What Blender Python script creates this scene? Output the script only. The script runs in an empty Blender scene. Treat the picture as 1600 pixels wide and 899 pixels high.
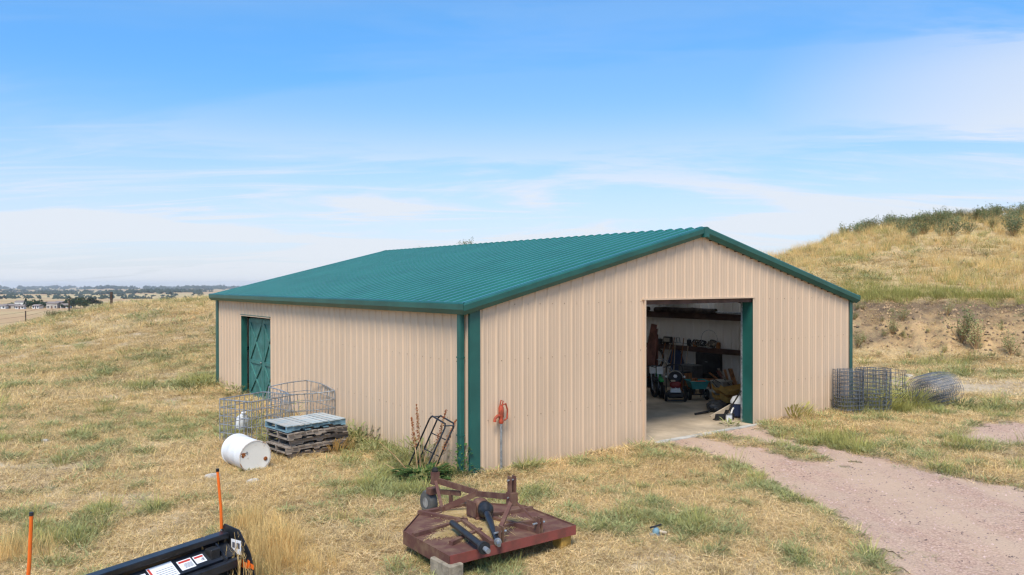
import bpy, bmesh, math, random
import numpy as np
from mathutils import Vector, Matrix
random.seed(7); rng = np.random.default_rng(7)
R = math.radians
SC = bpy.context.scene
COL = SC.collection

# ------------------------------------------------------------------ camera
F, PITCH, ROLL, CH = 1207.76, -0.00565, -0.0013, 3.444
cam = bpy.data.cameras.new('camera'); camo = bpy.data.objects.new('camera', cam); COL.objects.link(camo)
cam.lens = F / 1600 * 36; cam.sensor_width = 36; cam.clip_end = 30000; cam.clip_start = 0.1
camo.matrix_world = Matrix.Translation((0, 0, CH)) @ Matrix.Rotation(math.pi/2 + PITCH, 4, 'X') @ Matrix.Rotation(ROLL, 4, 'Z')
SC.camera = camo

# ------------------------------------------------------------------ light and sky
SUN_EL, SUN_AZ = R(56), R(188)          # azimuth clockwise from +Y (the sun stands behind the camera, a little to the right)
sd = Vector((math.sin(SUN_AZ)*math.cos(SUN_EL), math.cos(SUN_AZ)*math.cos(SUN_EL), math.sin(SUN_EL)))
sl = bpy.data.lights.new('sun', 'SUN'); sl.energy = 3.6; sl.angle = R(20); sl.color = (1.0, 0.91, 0.78)
so = bpy.data.objects.new('sun', sl); COL.objects.link(so); so.rotation_euler = sd.to_track_quat('Z', 'Y').to_euler()
w = bpy.data.worlds.new('World'); SC.world = w; w.use_nodes = True
nt = w.node_tree; nt.nodes.clear(); N = nt.nodes.new; L = nt.links.new
wo = N('ShaderNodeOutputWorld'); bg = N('ShaderNodeBackground'); bg.inputs[1].default_value = 0.125
sky = N('ShaderNodeTexSky'); sky.sky_type = 'NISHITA'; sky.sun_disc = False
sky.sun_elevation = SUN_EL; sky.sun_rotation = SUN_AZ; sky.air_density = 1.0; sky.dust_density = 0.6; sky.ozone_density = 1.6
tc = N('ShaderNodeTexCoord'); sep = N('ShaderNodeSeparateXYZ'); L(tc.outputs['Generated'], sep.inputs[0])
def wmath(op, a, b=None, c=None):
    n = N('ShaderNodeMath'); n.operation = op
    for i, v in enumerate((a, b, c)):
        if v is None: continue
        if isinstance(v, (int, float)): n.inputs[i].default_value = v
        else: L(v, n.inputs[i])
    return n.outputs[0]
zz = wmath('MAXIMUM', sep.outputs[2], 0.0)
den = wmath('ADD', zz, 0.10)
px = wmath('DIVIDE', sep.outputs[0], den); py = wmath('DIVIDE', sep.outputs[1], den)
cmb = N('ShaderNodeCombineXYZ'); L(px, cmb.inputs[0]); L(py, cmb.inputs[1])
def cloud(scale, sx, sy, rot, detail, rough, dist, lo, hi, off):
    mp = N('ShaderNodeMapping'); mp.inputs['Scale'].default_value = (sx, sy, 1); mp.inputs['Rotation'].default_value = (0, 0, rot); mp.inputs['Location'].default_value = off
    L(cmb.outputs[0], mp.inputs[0])
    n = N('ShaderNodeTexNoise'); n.inputs['Scale'].default_value = scale; n.inputs['Detail'].default_value = detail
    n.inputs['Roughness'].default_value = rough; n.inputs['Distortion'].default_value = dist; L(mp.outputs[0], n.inputs['Vector'])
    m = N('ShaderNodeMapRange'); m.interpolation_type = 'SMOOTHSTEP'; m.inputs[1].default_value = lo; m.inputs[2].default_value = hi; L(n.outputs[0], m.inputs[0])
    return m.outputs[0]
c1 = cloud(0.55, 0.55, 1.3, 0.15, 8, 0.58, 0.8, 0.44, 0.63, (3.1, 1.7, 0))
c2 = cloud(1.5, 0.35, 1.6, -0.25, 9, 0.64, 1.2, 0.48, 0.72, (8.3, 5.2, 0))
cl = wmath('MINIMUM', wmath('ADD', wmath('MULTIPLY', c1, 1.1), wmath('MULTIPLY', c2, 0.65)), 0.95)
# clouds thin out with height above the horizon and gather into a pale veil near it
low = N('ShaderNodeMapRange'); low.interpolation_type = 'SMOOTHSTEP'; L(zz, low.inputs[0])
low.inputs[1].default_value = 0.01; low.inputs[2].default_value = 0.23; low.inputs[3].default_value = 1.0; low.inputs[4].default_value = 0.10
veil = N('ShaderNodeMapRange'); veil.interpolation_type = 'SMOOTHSTEP'; L(zz, veil.inputs[0])
veil.inputs[1].default_value = 0.0; veil.inputs[2].default_value = 0.26; veil.inputs[3].default_value = 0.66; veil.inputs[4].default_value = 0.0
east = N('ShaderNodeMapRange'); east.interpolation_type = 'SMOOTHSTEP'; L(sep.outputs[0], east.inputs[0])
east.inputs[1].default_value = 0.18; east.inputs[2].default_value = 0.60; east.inputs[3].default_value = 0.0; east.inputs[4].default_value = 0.75
hi_ = N('ShaderNodeMapRange'); hi_.interpolation_type = 'SMOOTHSTEP'; L(zz, hi_.inputs[0]); hi_.inputs[1].default_value = 0.22; hi_.inputs[2].default_value = 0.32; hi_.inputs[3].default_value = 1.0; hi_.inputs[4].default_value = 0.25
lowe = wmath('MAXIMUM', low.outputs[0], wmath('MULTIPLY', east.outputs[0], hi_.outputs[0]))
cf = wmath('MAXIMUM', wmath('MULTIPLY', cl, lowe), 0.0)
cf = wmath('MINIMUM', wmath('ADD', cf, veil.outputs[0]), 0.93)
hs = N('ShaderNodeHueSaturation'); hs.inputs['Saturation'].default_value = 1.15; hs.inputs['Value'].default_value = 1.0; L(sky.outputs[0], hs.inputs['Color'])
tint = N('ShaderNodeMix'); tint.data_type = 'RGBA'; tint.blend_type = 'MULTIPLY'; tint.inputs[0].default_value = 1.0
L(hs.outputs[0], tint.inputs[6])
tg = N('ShaderNodeMix'); tg.data_type = 'RGBA'; tr_ = N('ShaderNodeMapRange'); L(zz, tr_.inputs[0]); tr_.inputs[1].default_value = 0.0; tr_.inputs[2].default_value = 0.33
L(tr_.outputs[0], tg.inputs[0]); tg.inputs[6].default_value = (0.68, 0.76, 1.12, 1); tg.inputs[7].default_value = (0.74, 1.22, 1.45, 1); L(tg.outputs[2], tint.inputs[7])
mx = N('ShaderNodeMix'); mx.data_type = 'RGBA'; L(cf, mx.inputs[0]); L(tint.outputs[2], mx.inputs[6]); mx.inputs[7].default_value = (5.25, 5.55, 6.0, 1)
L(mx.outputs[2], bg.inputs[0]); L(bg.outputs[0], wo.inputs[0])
SC.cycles.pixel_filter_type = 'BLACKMAN_HARRIS'; SC.cycles.filter_width = 1.3; SC.cycles.diffuse_bounces = 8; SC.cycles.max_bounces = 12
SC.view_settings.view_transform = 'Standard'; SC.view_settings.look = 'None'; SC.view_settings.exposure = 0.30; SC.view_settings.gamma = 1.0

# ------------------------------------------------------------------ helpers
def ray(u, v):
    a, b = u-800, v-449.5; c, s = math.cos(ROLL), math.sin(ROLL)
    a, b = c*a+s*b, -s*a+c*b
    d = (a/F, 1, -b/F); cp, sp = math.cos(PITCH), math.sin(PITCH)
    return Vector((d[0], cp*d[1]-sp*d[2], sp*d[1]+cp*d[2]))
def G(u, v, z=0.0):                 # point at height z on the ray through a photograph pixel
    d = ray(u, v); return Vector((0, 0, CH)) + d*((z-CH)/d.z)
def AT(u, v, Y):                    # point at forward distance Y
    d = ray(u, v); return Vector((0, 0, CH)) + d*(Y/d.y)

class MB:
    def __init__(s): s.v = []; s.f = []; s.mi = []
    def add(s, vs, fs, mi=0):
        o = len(s.v); s.v += [tuple(q) for q in vs]; s.f += [tuple(i+o for i in f) for f in fs]; s.mi += [mi]*len(fs)
    def box(s, lo, hi, m=None, mi=0, j=0.0):
        vs = [Vector((x, y, z)) for z in (lo[2], hi[2]) for y in (lo[1], hi[1]) for x in (lo[0], hi[0])]
        if j: vs = [q+Vector([random.uniform(-j, j) for _ in range(3)]) for q in vs]
        if m: vs = [m @ q for q in vs]
        s.add(vs, [(0,2,3,1),(4,5,7,6),(0,1,5,4),(2,6,7,3),(0,4,6,2),(1,3,7,5)], mi)
        return s
    def bbox(s, lo, hi, b=0.01, m=None, mi=0):       # box with chamfered edges
        x0,y0,z0 = lo; x1,y1,z1 = hi; b = min(b, (x1-x0)*.45, (y1-y0)*.45, (z1-z0)*.45)
        bm = bmesh.new(); bmesh.ops.create_cube(bm, size=1)
        for q in bm.verts: q.co = Vector((x0+(q.co.x+.5)*(x1-x0), y0+(q.co.y+.5)*(y1-y0), z0+(q.co.z+.5)*(z1-z0)))
        bmesh.ops.bevel(bm, geom=bm.edges[:], offset=b, segments=1, affect='EDGES')
        bm.verts.ensure_lookup_table()
        vs = [q.co.copy() for q in bm.verts]
        if m: vs = [m @ q for q in vs]
        s.add(vs, [[q.index for q in f.verts] for f in bm.faces], mi); bm.free(); return s
    def tube(s, pts, r, n=6, mi=0, cap=True, closed=False):
        pts = [Vector(p) for p in pts]; k = len(pts); vs = []
        rr = r if isinstance(r, (list, tuple)) else [r]*k
        up = Vector((0, 0, 1)); prev = None
        for i, p in enumerate(pts):
            if closed: t = pts[(i+1) % k]-pts[i-1]
            else: t = pts[min(i+1, k-1)]-pts[max(i-1, 0)]
            t.normalize()
            if prev is None: a = t.cross(up); a = a if a.length > 1e-3 else t.cross(Vector((1, 0, 0)))
            else: a = prev - t*prev.dot(t); a = a if a.length > 1e-6 else t.cross(up)
            a.normalize(); prev = a; b = t.cross(a)
            for j in range(n):
                an = 2*math.pi*j/n; vs.append(p+(a*math.cos(an)+b*math.sin(an))*rr[i])
        fs = []
        for i in range(k if closed else k-1):
            for j in range(n):
                i2 = (i+1) % k; fs.append((i*n+j, i*n+(j+1) % n, i2*n+(j+1) % n, i2*n+j))
        if cap and not closed: fs += [tuple(range(n-1, -1, -1)), tuple(range((k-1)*n, k*n))]
        s.add(vs, fs, mi); return s
    def bar(s, p, q, wd, th, mi=0, up=(0, 0, 1)):     # rectangular bar from p to q
        p = Vector(p); q = Vector(q); t = (q-p).normalized(); a = t.cross(Vector(up))
        a = a if a.length > 1e-3 else t.cross(Vector((1, 0, 0))); a.normalize(); b = a.cross(t)
        vs = [e+a*x*wd/2+b*y*th/2 for e in (p, q) for x, y in ((-1,-1),(1,-1),(1,1),(-1,1))]
        s.add(vs, [(0,1,2,3),(7,6,5,4),(0,4,5,1),(1,5,6,2),(2,6,7,3),(3,7,4,0)], mi); return s
    def prism(s, poly, z0, z1, m=None, mi=0):
        n = len(poly); vs = [Vector((x, y, z0)) for x, y in poly]+[Vector((x, y, z1)) for x, y in poly]
        if m: vs = [m @ q for q in vs]
        s.add(vs, [tuple(range(n-1, -1, -1)), tuple(range(n, 2*n))]+[(i, (i+1) % n, n+(i+1) % n, n+i) for i in range(n)], mi); return s
    def lathe(s, prof, n=20, m=None, mi=0, caps=True):
        vs = []; k = len(prof)
        for r_, z in prof:
            for j in range(n):
                a = 2*math.pi*j/n; vs.append(Vector((r_*math.cos(a), r_*math.sin(a), z)))
        if m: vs = [m @ q for q in vs]
        fs = [(i*n+j, i*n+(j+1) % n, (i+1)*n+(j+1) % n, (i+1)*n+j) for i in range(k-1) for j in range(n)]
        if caps: fs += [tuple(range(n-1, -1, -1)), tuple(range((k-1)*n, k*n))]
        s.add(vs, fs, mi); return s
    def mesh(s, name, mats, smooth=False):
        me = bpy.data.meshes.new(name); me.from_pydata(s.v, [], s.f)
        for m in (mats if isinstance(mats, (list, tuple)) else [mats]): me.materials.append(m)
        if any(s.mi): me.polygons.foreach_set('material_index', s.mi)
        if smooth:
            me.polygons.foreach_set('use_smooth', [True]*len(s.f))
            try: me.set_sharp_from_angle(angle=R(40))
            except Exception: pass
        me.update(); return me
    def build(s, name, mats, parent=None, smooth=False, loc=None):
        return link(name, s.mesh(name, mats, smooth), parent, loc)
def link(name, me, parent=None, loc=None):
    o = bpy.data.objects.new(name, me); COL.objects.link(o)
    if parent: o.parent = parent
    if loc is not None: o.location = loc
    return o
def tag(o, label=None, cat=None, group=None, kind=None):
    if label: o['label'] = label
    if cat: o['category'] = cat
    if group: o['group'] = group
    if kind: o['kind'] = kind
    return o
def thing(name, label, cat, loc=(0, 0, 0), rz=0.0, group=None):
    o = bpy.data.objects.new(name, None); COL.objects.link(o); o.location = loc; o.rotation_euler = (0, 0, rz); o.empty_display_size = .2
    return tag(o, label, cat, group)
def copy_tree(o, parent=None):
    c = o.copy(); COL.objects.link(c); c.parent = parent
    for ch in list(o.children): copy_tree(ch, c)
    return c

# ------------------------------------------------------------------ materials
def material(name, col, rough=.8, metal=0.0, var=0.12, scale=6.0, col2=None, bump=0.0, bscale=40.0, spec=0.3, stretch=None, rnd=0.0, lo=.4, hi=.62, coord='Object', detail=5):
    m = bpy.data.materials.new(name); m.use_nodes = True; t = m.node_tree; n = t.nodes; l = t.links
    b = n['Principled BSDF']; b.inputs['Roughness'].default_value = rough; b.inputs['Metallic'].default_value = metal
    b.inputs['Specular IOR Level'].default_value = spec
    tx = n.new('ShaderNodeTexCoord'); mp = n.new('ShaderNodeMapping'); l.new(tx.outputs[coord], mp.inputs[0])
    if stretch: mp.inputs['Scale'].default_value = stretch
    no = n.new('ShaderNodeTexNoise'); no.inputs['Scale'].default_value = scale; no.inputs['Detail'].default_value = detail; no.inputs['Roughness'].default_value = .6
    l.new(mp.outputs[0], no.inputs['Vector'])
    mr = n.new('ShaderNodeMapRange'); mr.inputs[1].default_value = lo; mr.inputs[2].default_value = hi; l.new(no.outputs[0], mr.inputs[0])
    mix = n.new('ShaderNodeMix'); mix.data_type = 'RGBA'; l.new(mr.outputs[0], mix.inputs[0])
    c2 = col2 if col2 else tuple(c*(1-2*var) for c in col)
    mix.inputs[6].default_value = (*[min(1, c*(1+var*.5)) for c in col], 1); mix.inputs[7].default_value = (*c2, 1)
    out = mix.outputs[2]
    if rnd:
        oi = n.new('ShaderNodeObjectInfo'); r2 = n.new('ShaderNodeMapRange'); r2.inputs[3].default_value = 1-rnd; r2.inputs[4].default_value = 1+rnd
        l.new(oi.outputs['Random'], r2.inputs[0]); hv = n.new('ShaderNodeHueSaturation'); l.new(out, hv.inputs['Color']); l.new(r2.outputs[0], hv.inputs['Value']); out = hv.outputs[0]
    l.new(out, b.inputs['Base Color'])
    if bump:
        n2 = n.new('ShaderNodeTexNoise'); n2.inputs['Scale'].default_value = bscale; n2.inputs['Detail'].default_value = 4; l.new(mp.outputs[0], n2.inputs['Vector'])
        bp = n.new('ShaderNodeBump'); bp.inputs['Strength'].default_value = bump; bp.inputs['Distance'].default_value = .02
        l.new(n2.outputs[0], bp.inputs['Height']); l.new(bp.outputs[0], b.inputs['Normal'])
    return m
def sheet_material(name, outside, inside, rough, var, spec=.4, rnd=.02):
    """painted corrugated steel: paint outside, pale primer on the back of the sheet"""
    m = material(name, outside, rough=rough, var=var, scale=.9, spec=spec, rnd=rnd, bump=.06, bscale=3.0, stretch=(1, 1, .25), detail=8, lo=.3, hi=.75)
    t = m.node_tree; b = t.nodes['Principled BSDF']; src = b.inputs['Base Color'].links[0].from_socket
    ge = t.nodes.new('ShaderNodeNewGeometry'); mix = t.nodes.new('ShaderNodeMix'); mix.data_type = 'RGBA'
    t.links.new(ge.outputs['Backfacing'], mix.inputs[0]); t.links.new(src, mix.inputs[6]); mix.inputs[7].default_value = (*inside, 1)
    t.links.new(mix.outputs[2], b.inputs['Base Color']); return m
M = {}
M['tan'] = sheet_material('tan_steel', (.63, .465, .325), (.80, .77, .73), .5, .05)
M['roof'] = sheet_material('teal_roof_steel', (.024, .150, .112), (.7, .68, .65), .24, .10, spec=.80)
t = M['tan'].node_tree; b = t.nodes['Principled BSDF']; src = b.inputs['Base Color'].links[0].from_socket
tx = t.nodes.new('ShaderNodeTexCoord'); sx_ = t.nodes.new('ShaderNodeSeparateXYZ'); t.links.new(tx.outputs['Object'], sx_.inputs[0])
no = t.nodes.new('ShaderNodeTexNoise'); no.inputs['Scale'].default_value = 2.2; no.inputs['Detail'].default_value = 7; t.links.new(tx.outputs['Object'], no.inputs['Vector'])
ad = t.nodes.new('ShaderNodeMath'); ad.operation = 'MULTIPLY_ADD'; t.links.new(no.outputs[0], ad.inputs[0]); ad.inputs[1].default_value = -.7; t.links.new(sx_.outputs[2], ad.inputs[2])
mr = t.nodes.new('ShaderNodeMapRange'); mr.inputs[1].default_value = -.32; mr.inputs[2].default_value = .12; mr.inputs[3].default_value = .55; mr.inputs[4].default_value = 0; t.links.new(ad.outputs[0], mr.inputs[0])
mx_ = t.nodes.new('ShaderNodeMix'); mx_.data_type = 'RGBA'; t.links.new(mr.outputs[0], mx_.inputs[0]); t.links.new(src, mx_.inputs[6]); mx_.inputs[7].default_value = (.48, .36, .25, 1); t.links.new(mx_.outputs[2], b.inputs['Base Color'])   # soil splashed on the foot of the wall
M['trim'] = material('green_trim_steel', (.016, .105, .088), rough=.42, var=.10, scale=1.5, spec=.45, bump=.04, bscale=3)
M['door'] = material('teal_door_paint', (.055, .185, .165), rough=.55, var=.12, scale=5, spec=.3)
M['galv'] = material('galvanised_steel', (.42, .44, .46), rough=.45, metal=.6, var=.2, scale=14)
M['wire'] = material('weathered_wire', (.17, .19, .22), rough=.55, metal=.35, var=.25, scale=9)
M['concrete'] = material('slab_concrete', (.50, .40, .285), rough=.85, var=.16, scale=.8, bump=.1, bscale=20, spec=.2, detail=9)
M['sill'] = material('pale_concrete', (.52, .49, .43), rough=.9, var=.15, scale=3, bump=.2, bscale=30)
M['primer'] = material('red_oxide_steel', (.085, .045, .035), rough=.6, var=.2, scale=3)
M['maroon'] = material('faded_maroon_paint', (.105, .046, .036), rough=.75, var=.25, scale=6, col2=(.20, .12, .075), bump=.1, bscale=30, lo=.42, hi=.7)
M['maroonlit'] = material('lit_maroon_paint', (.20, .055, .046), rough=.55, var=.25, scale=5, col2=(.13, .05, .04), bump=.1, bscale=30, lo=.45, hi=.7)  # brighter maroon: light on the front skirt is put into its colour
M['black'] = material('black_plastic', (.022, .024, .028), rough=.45, var=.3, scale=6, spec=.4)
M['blackpaint'] = material('black_paint', (.018, .021, .028), rough=.38, var=.3, scale=5, spec=.5, bump=.03)
m = bpy.data.materials.new('added_daylight_sheet'); m.use_nodes = True; t = m.node_tree; b = t.nodes['Principled BSDF']; b.inputs['Base Color'].default_value = (.8, .8, .76, 1); b.inputs['Roughness'].default_value = .6
tr = t.nodes.new('ShaderNodeBsdfTranslucent'); tr.inputs[0].default_value = (.85, .85, .80, 1); ms = t.nodes.new('ShaderNodeMixShader'); ms.inputs[0].default_value = .6
t.links.new(b.outputs[0], ms.inputs[1]); t.links.new(tr.outputs[0], ms.inputs[2]); t.links.new(ms.outputs[0], t.nodes['Material Output'].inputs[0]); M['added_daylight'] = m  # for the unseen roof sheets added to lighten the barn interior
M['rubber'] = material('rubber', (.022, .021, .02), rough=.85, var=.3, scale=12)
M['white'] = material('dirty_white_paint', (.72, .73, .74), rough=.5, var=.07, scale=3, spec=.4, col2=(.55, .53, .49), lo=.5, hi=.8)
M['rust'] = material('orange_rust', (.30, .10, .03), rough=.9, var=.4, scale=30)
M['pale'] = material('drum_end_paint', (.68, .66, .60), rough=.6, var=.1, scale=7, col2=(.42, .30, .20), lo=.60, hi=.78)
M['greywood'] = material('weathered_grey_wood', (.30, .25, .205), rough=.9, var=.3, scale=3, stretch=(.6, 6, 6), rnd=.15, bump=.3, bscale=14)
M['bluewood'] = material('faded_blue_wood', (.33, .385, .39), rough=.9, var=.2, scale=2.5, stretch=(.8, 5, 5), rnd=.12, col2=(.50, .46, .40), bump=.3, bscale=14, lo=.38, hi=.62)
M['bluepaint'] = material('blue_painted_wood', (.17, .28, .33), rough=.85, var=.2, scale=4, rnd=.1, bump=.2)
M['orange'] = material('orange_marker', (.85, .16, .02), rough=.45, var=.05, scale=4)
M['hydred'] = material('hydrant_red', (.46, .075, .035), rough=.55, var=.25, scale=14, col2=(.28, .06, .03))
M['block'] = material('cast_block', (.33, .28, .21), rough=.95, var=.2, scale=7, bump=.4, bscale=40)
M['yellowblock'] = material('yellow_timber', (.40, .24, .055), rough=.8, var=.25, scale=6)
M['decal'] = material('sticker_white', (.78, .79, .82), rough=.4, var=.02, scale=4)
M['decalred'] = material('sticker_red', (.55, .06, .04), rough=.4, var=.02, scale=4)
M['decalblack'] = material('sticker_print', (.10, .10, .12), rough=.5, var=.02, scale=4)
M['stone'] = material('field_stone', (.50, .45, .38), rough=.95, var=.2, scale=9, bump=.3, rnd=.2)
M['teal'] = material('teal_plastic', (.05, .30, .29), rough=.5, var=.08, scale=4)
M['orangep'] = material('orange_plastic', (.75, .13, .02), rough=.5, var=.1, scale=4)
M['green'] = material('green_plastic', (.03, .33, .08), rough=.4, var=.1, scale=4)
M['red'] = material('dark_red_plastic', (.22, .015, .02), rough=.35, var=.1, scale=4)
M['tubgrey'] = material('pale_grey_tub', (.42, .39, .34), rough=.6, var=.1, scale=4)
M['yellow'] = material('mustard_plastic', (.58, .34, .09), rough=.6, var=.12, scale=4)
M['rustwood'] = material('brown_timber', (.34, .15, .06), rough=.8, var=.3, scale=4, stretch=(5, 5, .6))
M['darkwood'] = material('dark_stained_board', (.20, .085, .065), rough=.8, var=.25, scale=3, rnd=.1)
M['cream'] = material('cream_plastic', (.55, .45, .33), rough=.6, var=.1, scale=4)
M['blue'] = material('navy_plastic', (.03, .05, .12), rough=.5, var=.1, scale=4)
M['post'] = material('weathered_post', (.09, .06, .045), rough=.9, var=.2, scale=4)
M['hwall'] = material('far_house_wall', (.50, .46, .40), rough=.9, var=.05, scale=.2)
M['hwhite'] = material('far_house_white', (.75, .75, .73), rough=.9, var=.05, scale=.2)
M['hbrown'] = material('far_house_brown', (.16, .10, .08), rough=.9, var=.05, scale=.2)
M['hroof'] = material('far_house_roof', (.24, .20, .18), rough=.9, var=.1, scale=.3)
M['hglass'] = material('far_window_glass', (.04, .05, .07), rough=.2, var=.1, scale=1)
def leafmat(name, c1, c2, trans=.25, rnd=.3):
    m = material(name, c1, rough=.75, var=.2, scale=2.2, col2=c2, rnd=rnd, lo=.3, hi=.7, spec=.2, coord='Generated', detail=2)
    t = m.node_tree; b = t.nodes['Principled BSDF']; o = t.nodes['Material Output']
    tr = t.nodes.new('ShaderNodeBsdfTranslucent'); ms = t.nodes.new('ShaderNodeMixShader'); ms.inputs[0].default_value = trans
    t.links.new(b.inputs['Base Color'].links[0].from_socket, tr.inputs[0]); t.links.new(b.outputs[0], ms.inputs[1]); t.links.new(tr.outputs[0], ms.inputs[2]); t.links.new(ms.outputs[0], o.inputs[0])
    return m
M['straw'] = leafmat('straw_blades', (.86, .65, .29), (.55, .41, .17))
M['straw2'] = leafmat('pale_straw_blades', (.88, .69, .39), (.66, .49, .25))
M['straw3'] = leafmat('brown_dead_blades', (.40, .28, .14), (.25, .17, .08))
M['tallstraw'] = leafmat('golden_tall_grass', (.78, .56, .24), (.55, .36, .13))
M['gweed'] = leafmat('grey_green_weed', (.24, .27, .11), (.40, .38, .17))
M['lime'] = leafmat('lime_grass', (.44, .41, .13), (.30, .29, .09))
M['leaf'] = leafmat('dock_leaf', (.055, .12, .03), (.09, .17, .04))
M['sage'] = leafmat('sagebrush_leaf', (.14, .18, .085), (.23, .26, .13))
M['sage2'] = leafmat('olive_brush_leaf', (.12, .15, .06), (.22, .22, .09))
M['stem'] = leafmat('dry_stem', (.42, .28, .14), (.30, .18, .09), 0.05)
M['seed'] = leafmat('dock_seed', (.22, .07, .03), (.30, .12, .05), 0.05)
M['crown'] = leafmat('far_tree_crown', (.025, .052, .022), (.05, .08, .03), .1)
M['crown2'] = leafmat('far_tree_crown_green', (.05, .09, .035), (.08, .12, .04), .1)
M['farwood'] = leafmat('far_wood', (.035, .055, .04), (.06, .08, .05), .05)

# ------------------------------------------------------------------ terrain
def hashn(ix, iy, seed):
    h = (ix*374761393 + iy*668265263 + seed*974711) & 0xffffffff
    h = ((h ^ (h >> 13))*1274126177) & 0xffffffff
    return ((h ^ (h >> 16)) & 0xffff)/65535.0
def vnoise(x, y, seed):
    x = np.asarray(x, float); y = np.asarray(y, float)
    ix = np.floor(x).astype(np.int64); iy = np.floor(y).astype(np.int64); fx = x-ix; fy = y-iy
    fx = fx*fx*(3-2*fx); fy = fy*fy*(3-2*fy)
    a = hashn(ix, iy, seed); b = hashn(ix+1, iy, seed); c = hashn(ix, iy+1, seed); d = hashn(ix+1, iy+1, seed)
    return (a*(1-fx)+b*fx)*(1-fy)+(c*(1-fx)+d*fx)*fy
def fbm(x, y, s, o=4, seed=0):
    t = 0; a = .5; q = 0
    for i in range(o): t = t+a*vnoise(np.asarray(x)/s, np.asarray(y)/s, seed+i*17); q += a; a *= .55; s = s/2.03
    return t/q
def smooth(a, b, x): t = np.clip((x-a)/(b-a), 0, 1); return t*t*(3-2*t)
def zv(v, Y): return CH-(v-442.7)*Y/1208
FAR = [(250, -11.0), (520, -12.0), (900, -15.5), (2000, -25.0), (5000, -36.0), (7500, -45.0), (12000, -60)]
def hill(u, foot, btop, vtop, terr, crest, bz=1):
    pts = [(0, 0.), (foot, 0.)]
    if btop: pts += [(foot+.7*(btop-foot), zv(vtop, btop)*.80), (btop, zv(vtop, btop))]
    if terr: pts += [(terr[0], zv(terr[1], terr[0]))]
    if len(crest) > 2: pts += [(crest[2], zv(crest[3], crest[2]))]
    c = zv(crest[1], crest[0])
    pts += [(crest[0], c), (crest[0]+8, c-.7), (crest[0]+40, c-4)] + [q for q in FAR]
    return u, pts
COLS = [
 (-900, [(0, 0), (30, 0), (52, -.6), (75, -1.6)]+FAR),
 (-300, [(0, 0), (30, .0), (52, .0), (60, -.5), (75, -1.6)]+FAR),
 (0, [(0, 0), (26, 0), (42, .14), (52, .24), (60, -.25), (75, -1.6)]+FAR),
 (108, [(0, 0), (26, 0), (42, .72), (52, 1.22), (60, .95), (75, -.6)]+FAR),
 (200, [(0, 0), (26, 0), (42, 1.15), (52, 1.90), (60, 1.85), (75, .4)]+FAR),
 (330, [(0, 0), (26, 0), (40, 1.15), (52, 2.20), (60, 2.25), (80, 1.2)]+FAR),
 (440, [(0, 0), (27, 0), (40, 1.1), (52, 2.4), (60, 2.8), (80, 2.0)]+FAR),
 hill(540, 31, None, 0, (48, 442), (62, 427)),
 hill(605, 33, None, 0, (48, 432), (62, 405)),
 hill(650, 34, None, 0, (48, 425), (62, 400)),
 hill(735, 36, None, 0, (50, 420), (62, 395)),
 hill(800, 38, None, 0, (50, 420), (62, 395)),
 hill(1000, 37, 40, 478, (52, 420), (62, 392)),
 hill(1200, 36, 39.5, 476, (52, 418), (60, 406)),
 hill(1270, 35.5, 39, 475, (50, 412), (62, 391)),
 hill(1310, 35.3, 38.7, 475, (50, 409), (64, 373)),
 hill(1400, 34.5, 38, 476, (49, 408), (64, 354)),
 hill(1500, 33, 36.6, 480, (48, 410), (64, 344)),
 hill(1600, 31.8, 35.5, 484, (47, 413), (64, 336)),
 hill(1800, 29.5, 33.5, 490, (46, 418), (64, 330)),
 hill(2500, 27, 31, 495, (46, 420), (64, 335)),
]
CT = np.array([(u-800)/1208 for u, _ in COLS])
def sm_interp(x, pts):
    xs = np.array([p[0] for p in pts], float); ys = np.array([p[1] for p in pts], float)
    k = len(xs); d = np.diff(ys)/np.diff(xs); m = np.zeros(k)
    for i in range(1, k-1): m[i] = 0 if d[i-1]*d[i] <= 0 else 2*d[i-1]*d[i]/(d[i-1]+d[i])
    i = np.clip(np.searchsorted(xs, x)-1, 0, k-2); h = xs[i+1]-xs[i]; t = np.clip((x-xs[i])/h, 0, 1)
    return ys[i]*(2*t**3-3*t**2+1)+m[i]*h*(t**3-2*t**2+t)+ys[i+1]*(-2*t**3+3*t**2)+m[i+1]*h*(t**3-t**2)
YAW, BX, BY, BW, BL = .6434, -.766, 13.79, 12.665, 15.25
ca, sa = math.cos(YAW), math.sin(YAW)
def B(x, y, z=0.0): return Vector((BX+ca*x-sa*y, BY+sa*x+ca*y, z))
def b_local(x, y): dx = x-BX; dy = y-BY; return dx*ca+dy*sa, -dx*sa+dy*ca
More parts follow.
